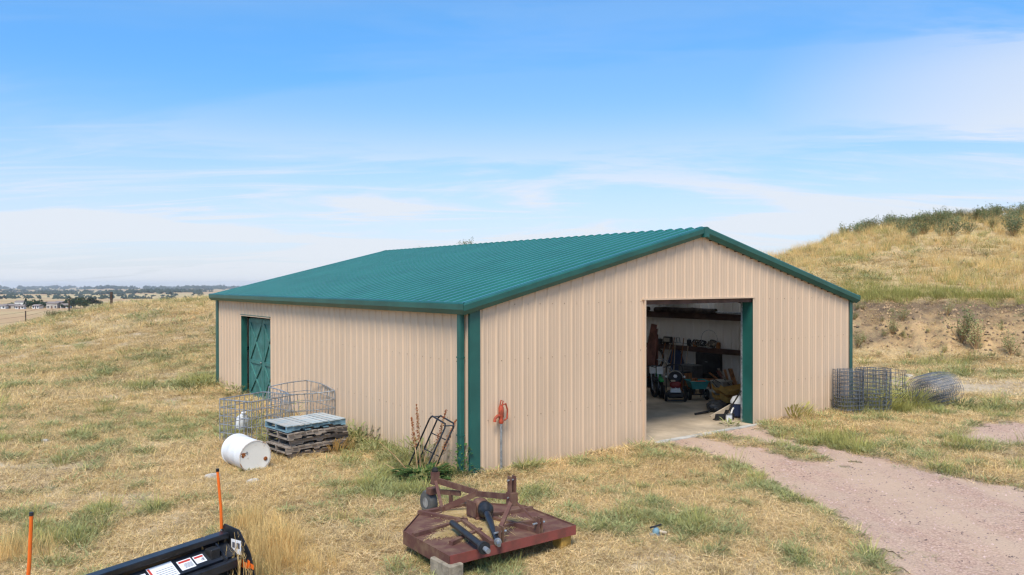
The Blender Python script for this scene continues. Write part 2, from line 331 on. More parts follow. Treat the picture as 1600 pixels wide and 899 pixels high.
def terr(x, y, fine=True):
    x = np.asarray(x, float); y = np.asarray(y, float); r = np.hypot(x, y)
    az = np.arctan2(x, y); azc = np.clip(az, math.atan(CT[0]), math.atan(CT[-1]))
    t = np.tan(azc); Y = r*np.cos(azc)
    prof = np.array([sm_interp(Y, p) for _, p in COLS])
    i = np.clip(np.searchsorted(CT, t)-1, 0, len(CT)-2); w_ = np.clip((t-CT[i])/(CT[i+1]-CT[i]), 0, 1); w_ = w_*w_*(3-2*w_)*.5+w_*.5
    idx = np.indices(t.shape)
    z = prof[(i,)+tuple(idx)]*(1-w_)+prof[(i+1,)+tuple(idx)]*w_
    back = smooth(1.9, 2.6, np.abs(az)); z = z*(1-back)
    if fine:
        lx, ly = b_local(x, y)
        dd = np.maximum(np.maximum(-lx, lx-BW), np.maximum(-ly, ly-BL)); k = smooth(.1, 2.5, dd)
        z = z + k*((fbm(x, y, 4.5, 3, 5)-.5)*.16+(fbm(x, y, .9, 3, 9)-.5)*.05)
        z = z + smooth(28, 45, r)*(1-smooth(200, 400, r))*(fbm(x, y, 9, 3, 21)-.5)*.55
        z = z + smooth(250, 900, r)*(fbm(x, y, 420, 4, 31)-.5)*(8+r*.004)*(1-smooth(9000, 12000, r))
        # gullies washed down the cut bank
        bk = bankmask(x, y, r, z); a2 = az*95+fbm(x, y, 2.5, 2, 3)*2.2
        z = z - bk*(np.abs(np.sin(a2))**.7*.26+fbm(x, y, 1.0, 4, 44)*.45-.30)
    return z
def bankmask(x, y, r, z):
    u = 800+1208*x/np.maximum(y, .1)
    return smooth(.1, .7, z)*(1-smooth(2.3, 2.75, z))*smooth(900, 1150, u)*(y > 0)*(r < 60)
def tz(x, y): return float(terr(np.array([x]), np.array([y]))[0])

def pol_in(px_, py_, poly):
    ins = np.zeros(px_.shape, bool); n = len(poly)
    for i in range(n):
        x1, y1 = poly[i]; x2, y2 = poly[(i+1) % n]
        c = ((y1 > py_) != (y2 > py_)) & (px_ < (x2-x1)*(py_-y1)/(y2-y1+1e-12)+x1); ins ^= c
    return ins
def pol_sd(px_, py_, poly):         # signed distance, positive inside
    d = np.full(px_.shape, 1e9); n = len(poly)
    for i in range(n):
        x1, y1 = poly[i]; x2, y2 = poly[(i+1) % n]; ex, ey = x2-x1, y2-y1
        t = np.clip(((px_-x1)*ex+(py_-y1)*ey)/(ex*ex+ey*ey+1e-12), 0, 1)
        d = np.minimum(d, np.hypot(px_-x1-t*ex, py_-y1-t*ey))
    return np.where(pol_in(px_, py_, poly), d, -d)
def gp(pts): return [tuple(G(u, v).xy) for u, v in pts]
e0 = B(4.9, -.12); e1 = B(8.15, -.12)
DRIVE = [tuple(e0.xy)]+gp([(1085, 702), (1130, 714), (1190, 743), (1245, 775), (1310, 806), (1370, 845), (1420, 899), (1440, 990), (1440, 1300)])+[(14, 4), (16, 9)]+gp([(1700, 800), (1600, 771), (1520, 754), (1450, 738), (1350, 711), (1250, 689), (1180, 672)])+[tuple(e1.xy)]
PATCH = gp([(1500, 675), (1530, 665), (1580, 662), (1640, 668), (1660, 690), (1590, 700), (1540, 697), (1510, 688)])
STRIP = gp([(1090, 682), (1120, 679), (1210, 694), (1260, 704), (1325, 722), (1322, 728), (1250, 715), (1190, 703), (1110, 688)])
def gravel(x, y):                    # > 0 on gravel
    nz = (fbm(x, y, 1.3, 4, 71)-.5)*1.3+(fbm(x, y, .22, 3, 77)-.5)*.8
    g = pol_sd(x, y, DRIVE)+nz*.75
    g = np.maximum(g, pol_sd(x, y, PATCH)+nz*.9-.05)
    s_ = pol_sd(x, y, STRIP)+(fbm(x, y, .35, 3, 90)-.5)*1.1
    return np.minimum(g, -s_+.02)

# patchiness of the meadow: greener weeds, taller golden grass, bare earth
def u_of(x, y): return 800+1208*x/np.maximum(y, .5)
def v_of(x, y, z): return 442.7+1208*(CH-z)/np.maximum(y, .5)
def blobs(x, y, lst):
    t = 0
    for u, v, rx, ry, a in lst:
        c = G(u, v); t = t+a*np.exp(-(((x-c.x)/rx)**2+((y-c.y)/ry)**2))
    return t
GREEN = [(150, 800, .7, .8, .9), (90, 850, .9, .6, 1.), (250, 790, .6, .5, .6), (210, 640, 1.8, 1.0, .5), (300, 600, .9, 1.4, 1.), (250, 612, 2.2, .8, .9), (640, 770, .9, .6, .9), (560, 765, .9, .7, .5), (690, 745, .8, .35, .8), (840, 760, .9, .7, .4), (740, 885, .7, .3, .7), (820, 870, .6, .3, .4), (1220, 760, .45, .8, .8), (1265, 785, .3, .5, .6), (1255, 640, .9, .5, 1.), (1400, 640, 1.6, .8, .9), (1480, 690, 1.3, .8, .8), (1560, 705, 1.2, .6, .7), (1560, 750, 1.2, .5, .5), (1380, 700, 1.2, .5, .4), (1230, 690, 2, .5, .3), (560, 690, .8, .8, .7), (1400, 880, .5, .3, .6), (1380, 865, .4, .3, .4), (250, 890, .5, .3, .4)]
BARE = [(150, 620, 2.4, 1.2, .6), (290, 630, 1.6, 1.5, .6), (230, 700, 1.2, 1., .5), (60, 730, 1.2, .6, .7), (200, 830, .7, .3, .6), (990, 775, .8, .5, .9), (1040, 870, .8, .5, .5), (1450, 600, 3.4, 1.6, 1.5), (1560, 608, 3.2, 1.3, 1.5), (1360, 578, 2.4, 1.8, 1.1), (1440, 650, 1.2, .3, .5), (300, 810, .5, .5, .5), (1130, 860, .8, .5, .4), (390, 850, .2, .2, .3)]
TALL = [(425, 865, .30, .40, .9), (395, 820, .25, .35, .6), (470, 885, .35, .25, .5), (30, 870, .3, .3, .6), (330, 885, .5, .25, .5)]
def green_m(x, y):
    hi_ = terr(x, y, False)
    g = blobs(x, y, GREEN)*(.35+.9*vnoise(np.asarray(x)/.3, np.asarray(y)/.3, 57))+(fbm(x, y, 2.2, 4, 51)-.50)*2.4+(fbm(x, y, .45, 3, 52)-.5)*2.6-.01-smooth(22, 42, np.hypot(x, y))*.12
    return np.clip(g, 0, 1.2)
def bare_m(x, y):
    path = np.exp(-((y-48.3-np.sin(x*.2)*.5)/.9)**2)*(x > 10)*.8
    return np.clip(blobs(x, y, BARE)+path+(fbm(x, y, 3.1, 4, 61)-.52)*2.2+(fbm(x, y, .5, 3, 62)-.5)*1.8-.1, 0, 1)
def tall_m(x, y): return np.clip(blobs(x, y, TALL)*(.5+fbm(x, y, .5, 3, 65)), 0, 1.4)

az = np.radians(np.concatenate([np.arange(-180, -44, 4.), np.arange(-44, 44.01, .22), np.arange(48, 180, 4.)]))
rr = np.concatenate([np.arange(1.5, 8, .5), np.arange(8, 46, .16), np.arange(46, 90, .5), np.geomspace(90, 8600, 86)])
RA, AA = np.meshgrid(rr, az, indexing='ij'); X = RA*np.sin(AA); Y = RA*np.cos(AA); Z = terr(X, Y)
lx, ly = b_local(X, Y)
inb = (lx > -.02) & (lx < BW+.02) & (ly > .0) & (ly < BL+.02)
Z = np.where(inb, Z-.12, Z)         # the slab covers the earth here
nr, na = X.shape; vi = np.arange(nr*na).reshape(nr, na)
quads = np.stack([vi[:-1, :], vi[1:, :], np.roll(vi, -1, 1)[1:, :], np.roll(vi, -1, 1)[:-1, :]], -1).reshape(-1, 4)[:, ::-1]
me = bpy.data.meshes.new('ground'); V = np.concatenate([np.stack([X, Y, Z], -1).reshape(-1, 3), [[0, 0, 0]]])
fl = quads.tolist()+[[int(vi[0, j]), int(vi[0, (j+1) % na]), nr*na][::-1] for j in range(na)]
me.from_pydata(V.tolist(), [], fl); me.polygons.foreach_set('use_smooth', [True]*len(me.polygons))
Xf, Yf, Zf = V[:, 0], V[:, 1], V[:, 2]; rf = np.hypot(Xf, Yf)
attr = me.color_attributes.new('patch', 'FLOAT_COLOR', 'POINT')
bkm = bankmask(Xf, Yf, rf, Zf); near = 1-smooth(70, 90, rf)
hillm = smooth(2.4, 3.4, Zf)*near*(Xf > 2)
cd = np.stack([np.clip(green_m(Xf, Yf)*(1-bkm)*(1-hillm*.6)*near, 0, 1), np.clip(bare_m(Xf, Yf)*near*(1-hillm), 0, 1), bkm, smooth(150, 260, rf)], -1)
gx_ = np.where((rf < 30) & (Xf > 1), gravel(Xf, Yf), -5.)
cd[:, 1] = np.maximum(cd[:, 1], smooth(-1.1, -.05, gx_)*.85)
gmask = smooth(-1.0, 0, gx_)
attr.data.foreach_set('color', cd.astype(np.float32).ravel())
at2 = me.color_attributes.new('edge', 'FLOAT_COLOR', 'POINT'); at2.data.foreach_set('color', np.stack([gmask]*4, -1).astype(np.float32).ravel())
me.update()

gm = bpy.data.materials.new('meadow_ground'); gm.use_nodes = True; t = gm.node_tree; n_ = t.nodes.new; l_ = t.links.new
b = t.nodes['Principled BSDF']; b.inputs['Roughness'].default_value = .95; b.inputs['Specular IOR Level'].default_value = .1
ge = n_('ShaderNodeNewGeometry')
def noise(scale, detail=6, rough=.6, dist=0, vec=None):
    q = n_('ShaderNodeTexNoise'); q.inputs['Scale'].default_value = scale; q.inputs['Detail'].default_value = detail; q.inputs['Roughness'].default_value = rough; q.inputs['Distortion'].default_value = dist
    l_(vec or ge.outputs['Position'], q.inputs['Vector']); return q.outputs[0]
def mrange(a, lo, hi, c=0., d=1.):
    q = n_('ShaderNodeMapRange'); q.inputs[1].default_value = lo; q.inputs[2].default_value = hi; q.inputs[3].default_value = c; q.inputs[4].default_value = d; l_(a, q.inputs[0]); return q.outputs[0]
def mixc(f, a, c, bt='MIX'):
    q = n_('ShaderNodeMix'); q.data_type = 'RGBA'; q.blend_type = bt
    for i, s_ in ((0, f), (6, a), (7, c)):
        if isinstance(s_, (int, float)): q.inputs[i].default_value = s_
        elif isinstance(s_, tuple): q.inputs[i].default_value = (*s_, 1)
        else: l_(s_, q.inputs[i])
    return q.outputs[2]
def mul(a, c_):
    q = n_('ShaderNodeMath'); q.operation = 'MULTIPLY'; l_(a, q.inputs[0])
    if isinstance(c_, (int, float)): q.inputs[1].default_value = c_
    else: l_(c_, q.inputs[1])
    return q.outputs[0]
at = n_('ShaderNodeVertexColor'); at.layer_name = 'patch'; sp = n_('ShaderNodeSeparateColor'); l_(at.outputs[0], sp.inputs[0])
fine = noise(14, 8, .7, .4); mid = noise(1.6, 7, .65); big = noise(.12, 5, .55); tiny = noise(60, 4, .7)
c = mixc(mrange(mid, .38, .64), (.37, .26, .12), (.56, .40, .19))
c = mixc(mrange(fine, .42, .66), c, (.66, .51, .31))
c = mixc(mrange(noise(18, 6, .7, .2), .56, .72, 0, .6), c, (.17, .12, .065))
c = mixc(mul(mrange(big, .45, .65), .55), c, (.50, .40, .17))
c = mixc(mul(sp.outputs[1], mrange(fine, .3, .6, .35, .95)), c, (.56, .455, .34))
c = mixc(mrange(noise(3.5, 7, .7, .3), .56, .70, 0, .55), c, (.27, .21, .10))
c = mixc(mul(sp.outputs[0], mrange(fine, .35, .65, .3, .85)), c, (.21, .20, .085))
ed_ = n_('ShaderNodeVertexColor'); ed_.layer_name = 'edge'
c = mixc(mul(ed_.outputs[0], mrange(fine, .35, .6, .25, .95)), c, (.47, .345, .265))
bankc = mixc(mrange(noise(.6, 6, .65), .42, .62), (.54, .355, .175), (.22, .155, .095))
bankc = mixc(mrange(noise(5, 7, .7), .5, .7, 0, .6), bankc, (.36, .30, .15))
bankc = mixc(mrange(noise(12, 5, .7), .55, .7, 0, .7), bankc, (.11, .08, .055))
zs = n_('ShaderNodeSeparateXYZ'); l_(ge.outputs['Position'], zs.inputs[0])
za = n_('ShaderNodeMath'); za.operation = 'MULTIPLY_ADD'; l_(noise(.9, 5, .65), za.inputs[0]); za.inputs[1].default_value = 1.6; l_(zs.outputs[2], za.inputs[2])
bankc = mixc(mrange(za.outputs[0], 2.25, 3.0, 0, .88), bankc, (.15, .105, .07))      # bank darkens towards its top, with a ragged noise edge
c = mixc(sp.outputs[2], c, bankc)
mp = n_('ShaderNodeMapping'); mp.inputs['Scale'].default_value = (.5, 1, 1); mp.inputs['Rotation'].default_value = (0, 0, .5); l_(ge.outputs['Position'], mp.inputs[0])
farc = mixc(mrange(noise(.006, 4, .5, .3, mp.outputs[0]), .42, .58), (.46, .30, .16), (.52, .41, .21))
farc = mixc(mrange(noise(.03, 6, .65), .52, .72, 0, .5), farc, (.20, .19, .10))
c = mixc(at.outputs['Alpha'], c, farc)
c = mixc(1.0, c, mrange(tiny, .25, .75, .78, 1.2), 'MULTIPLY')
l_(c, b.inputs['Base Color'])
bp = n_('ShaderNodeBump'); bp.inputs['Strength'].default_value = .55; bp.inputs['Distance'].default_value = .05; l_(fine, bp.inputs['Height'])
bp2 = n_('ShaderNodeBump'); bp2.inputs['Strength'].default_value = .5; bp2.inputs['Distance'].default_value = .02; l_(tiny, bp2.inputs['Height']); l_(bp.outputs[0], bp2.inputs['Normal']); l_(bp2.outputs[0], b.inputs['Normal'])
me.materials.append(gm)
tag(link('ground', me), kind='structure')

# pink gravel drive: a sheet with a ragged edge laid on the earth
h_ = .055
gx = np.arange(3.0, 17.5, h_); gy = np.arange(3.5, 22.5, h_); GX, GY = np.meshgrid(gx, gy, indexing='ij')
mk = gravel(GX, GY) > 0; mk &= (b_local(GX, GY)[1] < -.13)
GZ = terr(GX, GY)+.012
ids = -np.ones(GX.shape, int); q4 = mk[:-1, :-1] & mk[1:, :-1] & mk[1:, 1:] & mk[:-1, 1:]
use = np.zeros(GX.shape, bool); use[:-1, :-1] |= q4; use[1:, :-1] |= q4; use[1:, 1:] |= q4; use[:-1, 1:] |= q4
ids[use] = np.arange(use.sum()); I, J = np.nonzero(q4)
me = bpy.data.meshes.new('gravel_driveway'); me.from_pydata(np.stack([GX[use], GY[use], GZ[use]], -1).tolist(), [], np.stack([ids[I, J], ids[I+1, J], ids[I+1, J+1], ids[I, J+1]], -1).tolist())
me.polygons.foreach_set('use_smooth', [True]*len(me.polygons))
gv = bpy.data.materials.new('pink_gravel'); gv.use_nodes = True; t = gv.node_tree; n_ = t.nodes.new; l_ = t.links.new
b = t.nodes['Principled BSDF']; b.inputs['Roughness'].default_value = .95; b.inputs['Specular IOR Level'].default_value = .1; ge = n_('ShaderNodeNewGeometry')
vo = n_('ShaderNodeTexVoronoi'); vo.inputs['Scale'].default_value = 34; l_(ge.outputs['Position'], vo.inputs['Vector'])
vs_ = n_('ShaderNodeSeparateColor'); l_(vo.outputs['Color'], vs_.inputs[0])
c = mixc(vs_.outputs[0], (.41, .262, .19), (.61, .42, .315))
c = mixc(mrange(vo.outputs['Distance'], .45, .75, 0, .7), c, (.30, .19, .15))
c = mixc(mrange(noise(1.1, 7, .65), .45, .7, 0, .65), c, (.50, .375, .27))
c = mixc(mrange(noise(.35, 5, .6), .5, .7, 0, .4), c, (.38, .27, .22))
rm = n_('ShaderNodeMapping'); rm.inputs['Rotation'].default_value = (0, 0, .55); rm.inputs['Scale'].default_value = (1.3, .16, 1); l_(ge.outputs['Position'], rm.inputs[0])
c = mixc(mrange(noise(.9, 5, .6, .4, rm.outputs[0]), .42, .60, 0, .75), c, (.52, .375, .265))     # dusty wheel tracks
c = mixc(mrange(noise(2.6, 7, .7), .58, .72, 0, .5), c, (.36, .27, .15))
l_(c, b.inputs['Base Color'])
bp = n_('ShaderNodeBump'); bp.inputs['Strength'].default_value = .6; bp.inputs['Distance'].default_value = .015; bp.invert = True; l_(vo.outputs['Distance'], bp.inputs['Height']); l_(bp.outputs[0], b.inputs['Normal'])
me.materials.append(gv); tag(link('gravel_driveway', me), kind='structure')

# ------------------------------------------------------------------ barn
barn = thing('steel_barn', 'tan corrugated steel barn with green metal roof and one wide open doorway', 'barn', (BX, BY, 0), YAW)
ZT, RISE, OH, OF = 3.062, 1.607, .13, .06
SLO = RISE/(BW/2+OH)
def roofz(x): return ZT+RISE-abs(x-BW/2)*SLO
def profile(x0, x1, rib=.3048, hgt=.024, wb=.038, wt=.016, minor=True):
    """(x, offset) along a ribbed sheet; a major rib each foot and two faint ones between"""
    pts = []; k = math.floor(x0/rib)-1
    while k*rib < x1+rib:
        c = k*rib
        pts += [(c-wb, 0), (c-wt, hgt), (c+wt, hgt), (c+wb, 0)]
        for m_ in ((.105, .200) if minor else ()): pts += [(c+m_-.014, 0), (c+m_-.006, .005), (c+m_+.006, .005), (c+m_+.014, 0)]
        k += 1
    xs = [p[0] for p in pts]; ys = [p[1] for p in pts]
    out = [(x0, float(np.interp(x0, xs, ys)))]+[p for p in pts if x0+1e-4 < p[0] < x1-1e-4]+[(x1, float(np.interp(x1, xs, ys)))]
    return out
def wall_sheets(length, place, top, openings=(), flip=False):
    """place(s, off, z) -> barn-local point; openings are (s0, s1, z0, z1)"""
    w_ = .9144; k = 0
    while k*w_ < length-.01:
        a, e = k*w_, min((k+1)*w_, length); k += 1
        pr = profile(a, e)
        xs = [p[0] for p in pr]; ys = [p[1] for p in pr]
        extra = [o_ for op in openings for o_ in op[:2] if a < o_ < e]
        if top is not None and a < BW/2 < e and length == BW: extra.append(BW/2)
        allx = sorted(set(xs+extra)); mb = MB()
        for i in range(len(allx)-1):
            s0, s1 = allx[i], allx[i+1]; o0, o1 = np.interp(s0, xs, ys), np.interp(s1, xs, ys); mid_ = (s0+s1)/2
            segs = [(.0, None)]
            for op in openings:
                if op[0] < mid_ < op[1]: segs = ([(.0, op[2])] if op[2] > 0.02 else [])+[(op[3], None)]
            for z0, z1 in segs:
                za = top(s0) if z1 is None else z1; zb = top(s1) if z1 is None else z1
                vs = [place(s0, o0, z0), place(s1, o1, z0), place(s1, o1, zb), place(s0, o0, za)]
                mb.add(vs, [(0, 3, 2, 1) if flip else (0, 1, 2, 3)])
        mb.build('wall_panel', M['tan'], barn)
TOPG = lambda s: roofz(s)-.14
DX0, DX1, DH = 4.484, 8.257, 3.077
SY0, SY1, SH = 10.11, 12.63, 2.45
wall_sheets(BW, lambda s, o, z: (s, -o, z), TOPG, [(DX0, DX1, 0, DH)])
wall_sheets(BW, lambda s, o, z: (s, BL+o, z), TOPG, [(4.1, 8.3, 0, 2.95)], flip=True)  # rear doorway is added out of view to let more light inside
wall_sheets(BL, lambda s, o, z: (-o, s, z), lambda s: ZT-.12, [(SY0, SY1, 0, SH)], flip=True)
wall_sheets(BL, lambda s, o, z: (BW+o, s, z), lambda s: ZT-.12)
# roof sheets
def roof_sheets(side):
    w_ = .9144; y0 = -OF; k = 0; n = Vector((-SLO*side*-1, 0, 1)); n = Vector((-SLO, 0, 1)).normalized() if side < 0 else Vector((SLO, 0, 1)).normalized()
    xe = -OH if side < 0 else BW+OH
    while y0 < BL+OF-.01:
        y1 = min(y0+w_, BL+OF); pr = profile(y0, y1, hgt=.043, wb=.054, wt=.032, minor=False); mb = MB(); vs = []
        for y_, o_ in pr:
            vs.append(Vector((xe, y_, ZT+.004))+n*o_); vs.append(Vector((BW/2, y_, ZT+RISE+.004))+n*o_)
        fs = [((2*i, 2*i+2, 2*i+3, 2*i+1) if side > 0 else (2*i, 2*i+1, 2*i+3, 2*i+2)) for i in range(len(pr)-1)]
        kk = round((y0+OF)/w_); lit = side > 0 and kk in (3, 5, 8, 12)      # unseen translucent sheets added on the far slope to brighten the interior
        mb.add(vs, fs); mb.build('added_daylight_panel' if lit else 'roof_panel', M['added_daylight'] if lit else M['roof'], barn); y0 = y1
roof_sheets(-1); roof_sheets(1)
# ridge cap that follows the ribs
mb = MB(); pr = profile(-OF, BL+OF, hgt=.045, wb=.054, wt=.032, minor=False); vs = []
for y_, o_ in pr:
    z_ = ZT+RISE+.012+o_
    vs += [(BW/2-.16, y_, z_-.16*SLO), (BW/2, y_, z_+.002), (BW/2+.16, y_, z_-.16*SLO)]
fs = []
for i in range(len(pr)-1):
    for j in (0, 1): fs.append((3*i+j, 3*i+j+1, 3*i+3+j+1, 3*i+3+j))
mb.add(vs, fs); mb.build('ridge_cap', M['roof'], barn)
# gutter and rake trim swept along the edges: (outward, down)
TP = [(.0, .046), (.085, .042), (.105, .015), (.100, -.085), (.03, -.175), (-.01, -.175)]
def sweep(name, a, b_, out, up=(0, 0, 1), sa_=(0, 0), prof=TP, mat_='trim'):
    a = Vector(a); b_ = Vector(b_); out = Vector(out); up = Vector(up); t_ = (b_-a).normalized()
    vs = [a+out*o_+up*z_+t_*(-o_*sa_[0]) for o_, z_ in prof]+[b_+out*o_+up*z_+t_*(o_*sa_[1]) for o_, z_ in prof]; n = len(prof)
    mb = MB(); mb.add(vs, [tuple(range(n-1, -1, -1)), tuple(range(n, 2*n))]+[(i, (i+1) % n, n+(i+1) % n, n+i) for i in range(n)])
    return mb.build(name, M[mat_], barn)
sweep('gutter', (-OH, -OF, ZT), (-OH, BL+OF, ZT), (-1, 0, 0), sa_=(1, 1))
sweep('gutter', (BW+OH, -OF, ZT), (BW+OH, BL+OF, ZT), (1, 0, 0), sa_=(1, 1))
rk = math.sqrt(1+SLO*SLO)
for yy, oy in ((-OF, -1), (BL+OF, 1)):
    sweep('rake_trim', (-OH, yy, ZT), (BW/2-.07, yy, ZT+RISE-.07*SLO), (0, oy, 0), sa_=(1/rk, 0))
    sweep('rake_trim', (BW+OH, yy, ZT), (BW/2+.07, yy, ZT+RISE-.07*SLO), (0, oy, 0), sa_=(1/rk, 0))
    mb = MB(); y_a, y_b = (yy-.112, yy+.0) if oy < 0 else (yy, yy+.112)
    vs = []
    for y_ in (y_a, y_b):
        for dx in (-.085, 0, .085): vs += [(BW/2+dx, y_, ZT+RISE+.045-abs(dx)*SLO), (BW/2+dx, y_, ZT+RISE-.178-abs(dx)*SLO)]
    mb.add(vs, [(0, 1, 3, 2), (2, 3, 5, 4), (6, 8, 9, 7), (8, 10, 11, 9), (0, 2, 8, 6), (2, 4, 10, 8), (1, 7, 9, 3), (3, 9, 11, 5), (0, 6, 7, 1), (4, 5, 11, 10)])
    mb.build('peak_cap', M['trim'], barn)
# dark closure strips under the rakes, notched over the ribs
for x_ in np.arange(.32, BW-.2, .3048):
    if abs(x_-BW/2) < .12: continue
    mb = MB(); mb.box((x_-.10, -.030, TOPG(x_)-.028), (x_+.10, -.003, TOPG(x_)+.02)); mb.build('closure_strip', M['primer'], barn)
# corner trims, downspout, jambs
tr = MB().box((-.004, -.040, 0), (.21, -.034, roofz(0)-.15)).box((-.010, -.040, 0), (-.004, .02, roofz(0)-.15)); tr.box((.204, -.034, 0), (.21, -.004, roofz(0.2)-.16)); tr.build('corner_trim', M['trim'], barn)
tr = MB().box((BW-.11, -.040, 0), (BW+.036, -.034, roofz(BW)-.15)).box((BW+.036, -.040, 0), (BW+.042, .12, roofz(BW)-.15)).build('corner_trim', M['trim'], barn)
tr = MB().box((-.040, BL-.17, 0), (-.034, BL+.036, ZT-.16)).box((-.040, BL+.036, 0), (.15, BL+.042, ZT-.16)).box((-.034, BL-.17, 0), (-.004, BL-.164, ZT-.16)).build('corner_trim', M['trim'], barn)
tr = MB().box((BW+.034, BL-.15, 0), (BW+.040, BL+.036, ZT-.16)).build('corner_trim', M['trim'], barn)
ds = thing_ds = MB().bbox((-.135, .095, .04), (-.035, .205, ZT-.17), .012).build('downspout', M['trim'], barn)
for z_ in (.7, 2.1): MB().box((-.140, .090, z_), (-.033, .210, z_+.03)).build('strap', M['trim'], ds)
MB().box((-.012, -.012, 0), (BW+.012, .06, .16)).box((-.012, .06, 0), (.06, BL, .16)).box((BW-.06, .06, 0), (BW+.012, BL, .16)).box((-.012, BL-.0, 0), (BW+.012, BL+.012, .16)).build('base_curb', M['sill'], barn) if False else None
# concrete slab and the pale apron at the wide doorway
MB().box((.0, .0, -.25), (BW, BL, .015)).build('floor_slab', M['concrete'], barn)
MB().box((DX0-.05, -.16, -.1), (DX1+.2, -.001, .022), j=.004).build('door_sill', M['sill'], barn)
# doorway trim
MB().box((DX0-.03, -.045, .0), (DX0+.012, -.0, DH+.0)).build('door_frame', M['tan'], barn)
MB().box((DX0+.012, -.02, .02), (DX0+.02, .18, DH)).build('door_jamb', M['trim'], barn)
MB().box((DX0-.07, -.048, DH), (DX1+.04, .0, DH+.035)).build('door_header', M['tan'], barn)
MB().box((DX1+.0, -.03, .02), (DX1+.012, .30, DH)).build('door_jamb', M['trim'], barn)
hj = MB().box((DX1-.03, .30, .02), (DX1+.025, .33, DH)).build('jamb_edge', M['galv'], barn)
for z_ in (.35, .95, 1.6, 2.25, 2.85): MB().box((DX1-.05, .275, z_), (DX1-.028, .31, z_+.06)).build('latch_bracket', M['galv'], hj)
MB().box((DX1-.04, -.034, .0), (DX1+.03, -.031, DH)).build('door_frame', M['tan'], barn)
MB().box((DX0, .02, DH-.1), (DX1, .12, DH)).build('door_beam', M['primer'], barn)
# recessed crossbuck side doors
sdoor = []
for a, e in ((SY0+.02, 11.14), (11.16, SY1-.26)):
    d = MB().box((.15, a, .03), (.19, e, SH-.06)).build('side_door', M['door'], barn)
    ht = SH-.09; mid_ = ht*.46
    for (ya, yb, za, zb) in ((a+.04, a+.04, .03, ht), (e-.04, e-.04, .03, ht)): MB().box((.125, ya-.04, .03), (.1495, ya+.04, ht)).build('stile', M['door'], d)
    for zc in (.09, mid_, ht-.05): MB().box((.120, a+.08, zc-.05), (.1492, e-.08, zc+.05)).build('rail', M['door'], d)
    for zl, zh in ((.14, mid_-.05), (mid_+.05, ht-.10)):
        MB().bar((.132, a+.09, zl), (.132, e-.09, zh), .07, .030, up=(1, 0, 0)).build('brace', M['door'], d)
        MB().bar((.126, e-.09, zl), (.126, a+.09, zh), .07, .022, up=(1, 0, 0)).build('brace', M['door'], d)
MB().lathe([(.02, 0), (.02, .05)], 8, Matrix.Translation((.12, 11.22, 1.1)) @ Matrix.Rotation(-math.pi/2, 4, 'Y')).build('door_knob', M['galv'], barn)
MB().box((-.03, SY1, .0), (.15, SY1+.012, SH)).build('side_door_jamb', M['trim'], barn)
MB().box((.0, SY0-.012, .0), (.20, SY0, SH)).build('side_door_jamb', M['trim'], barn)
MB().box((-.045, SY0-.03, SH), (.36, SY1+.03, SH+.03)).build('side_door_header', M['tan'], barn)
MB().box((-.05, SY0-.05, SH+.03), (-.0, SY1+.05, SH+.045)).build('side_door_header', M['trim'], barn)
# fasteners: rows of small screw heads
mb = MB()
for x_ in np.arange(.36, BW-.15, .3048):
    for dx in (-.05, .05):
        for z_ in (.95, 2.02, 3.05):
            if z_ > TOPG(x_)-.1 or (DX0-.1 < x_+dx < DX1+.1 and z_ < DH+.1): continue
            jx = random.uniform(-.012, .012); mb.box((x_+dx-.007+jx, -.012, z_-.007), (x_+dx+.007+jx, -.001, z_+.007))
for y_ in np.arange(.36, BL-.15, .3048):
    for dy in (-.05, .05):
        for z_ in (.95, 2.02):
            if SY0-.1 < y_+dy < SY1+.1: continue
            jx = random.uniform(-.012, .012); mb.box((-.012, y_+dy-.007+jx, z_-.007), (-.001, y_+dy+.007+jx, z_+.007))
tag(mb.build('screw_heads', material('screw_paint', (.42, .30, .20), var=.3), barn), kind='stuff')
# frame inside
def fr(name, lo, hi): return MB().box(lo, hi).build(name, M['primer'], barn)
for y_ in (.25, 3.1, 8.6, 11.9, 15.0):
    fr('column', (BW-.32, y_-.08, .015), (BW-.14, y_+.08, ZT-.3)); fr('column', (.14 if not (9.9 < y_ < 12.8) else .14, y_-.08, .015), (.32, y_+.08, ZT-.3)) if not (9.9 < y_ < 12.8) else None
    for s_ in (-1, 1):
        xa = BW/2+s_*(BW/2-.2)
        mb = MB(); mb.bar((xa, y_, roofz(xa)-.30), (BW/2, y_, ZT+RISE-.30), .16, .26); mb.build('rafter', M['primer'], barn)
for z_ in (1.17,): fr('girt', (BW-.18, .1, z_), (BW-.035, BL-.1, z_+.16))
for z_ in (2.25,): fr('girt', (BW-.18, .1, z_), (BW-.035, BL-.1, z_+.20))
for x_ in np.arange(1, BW, 1.5): fr('purlin', (x_-.04, .1, roofz(x_)-.20), (x_+.04, BL-.1, roofz(x_)-.05))
for z_ in (1.17, 2.25):
    fr('girt', (.035, .1, z_), (.13, SY0-.1, z_+.10)); fr('girt', (.1, BL-.13, z_), (BW-.2, BL-.035, z_+.1))

# ------------------------------------------------------------------ things inside the barn
def inside(name, label, cat, u, v, z=.015, rz=YAW, dz=0):
    p = G(u, v, z); p.z = z+dz; return thing(name, label, cat, p, rz)
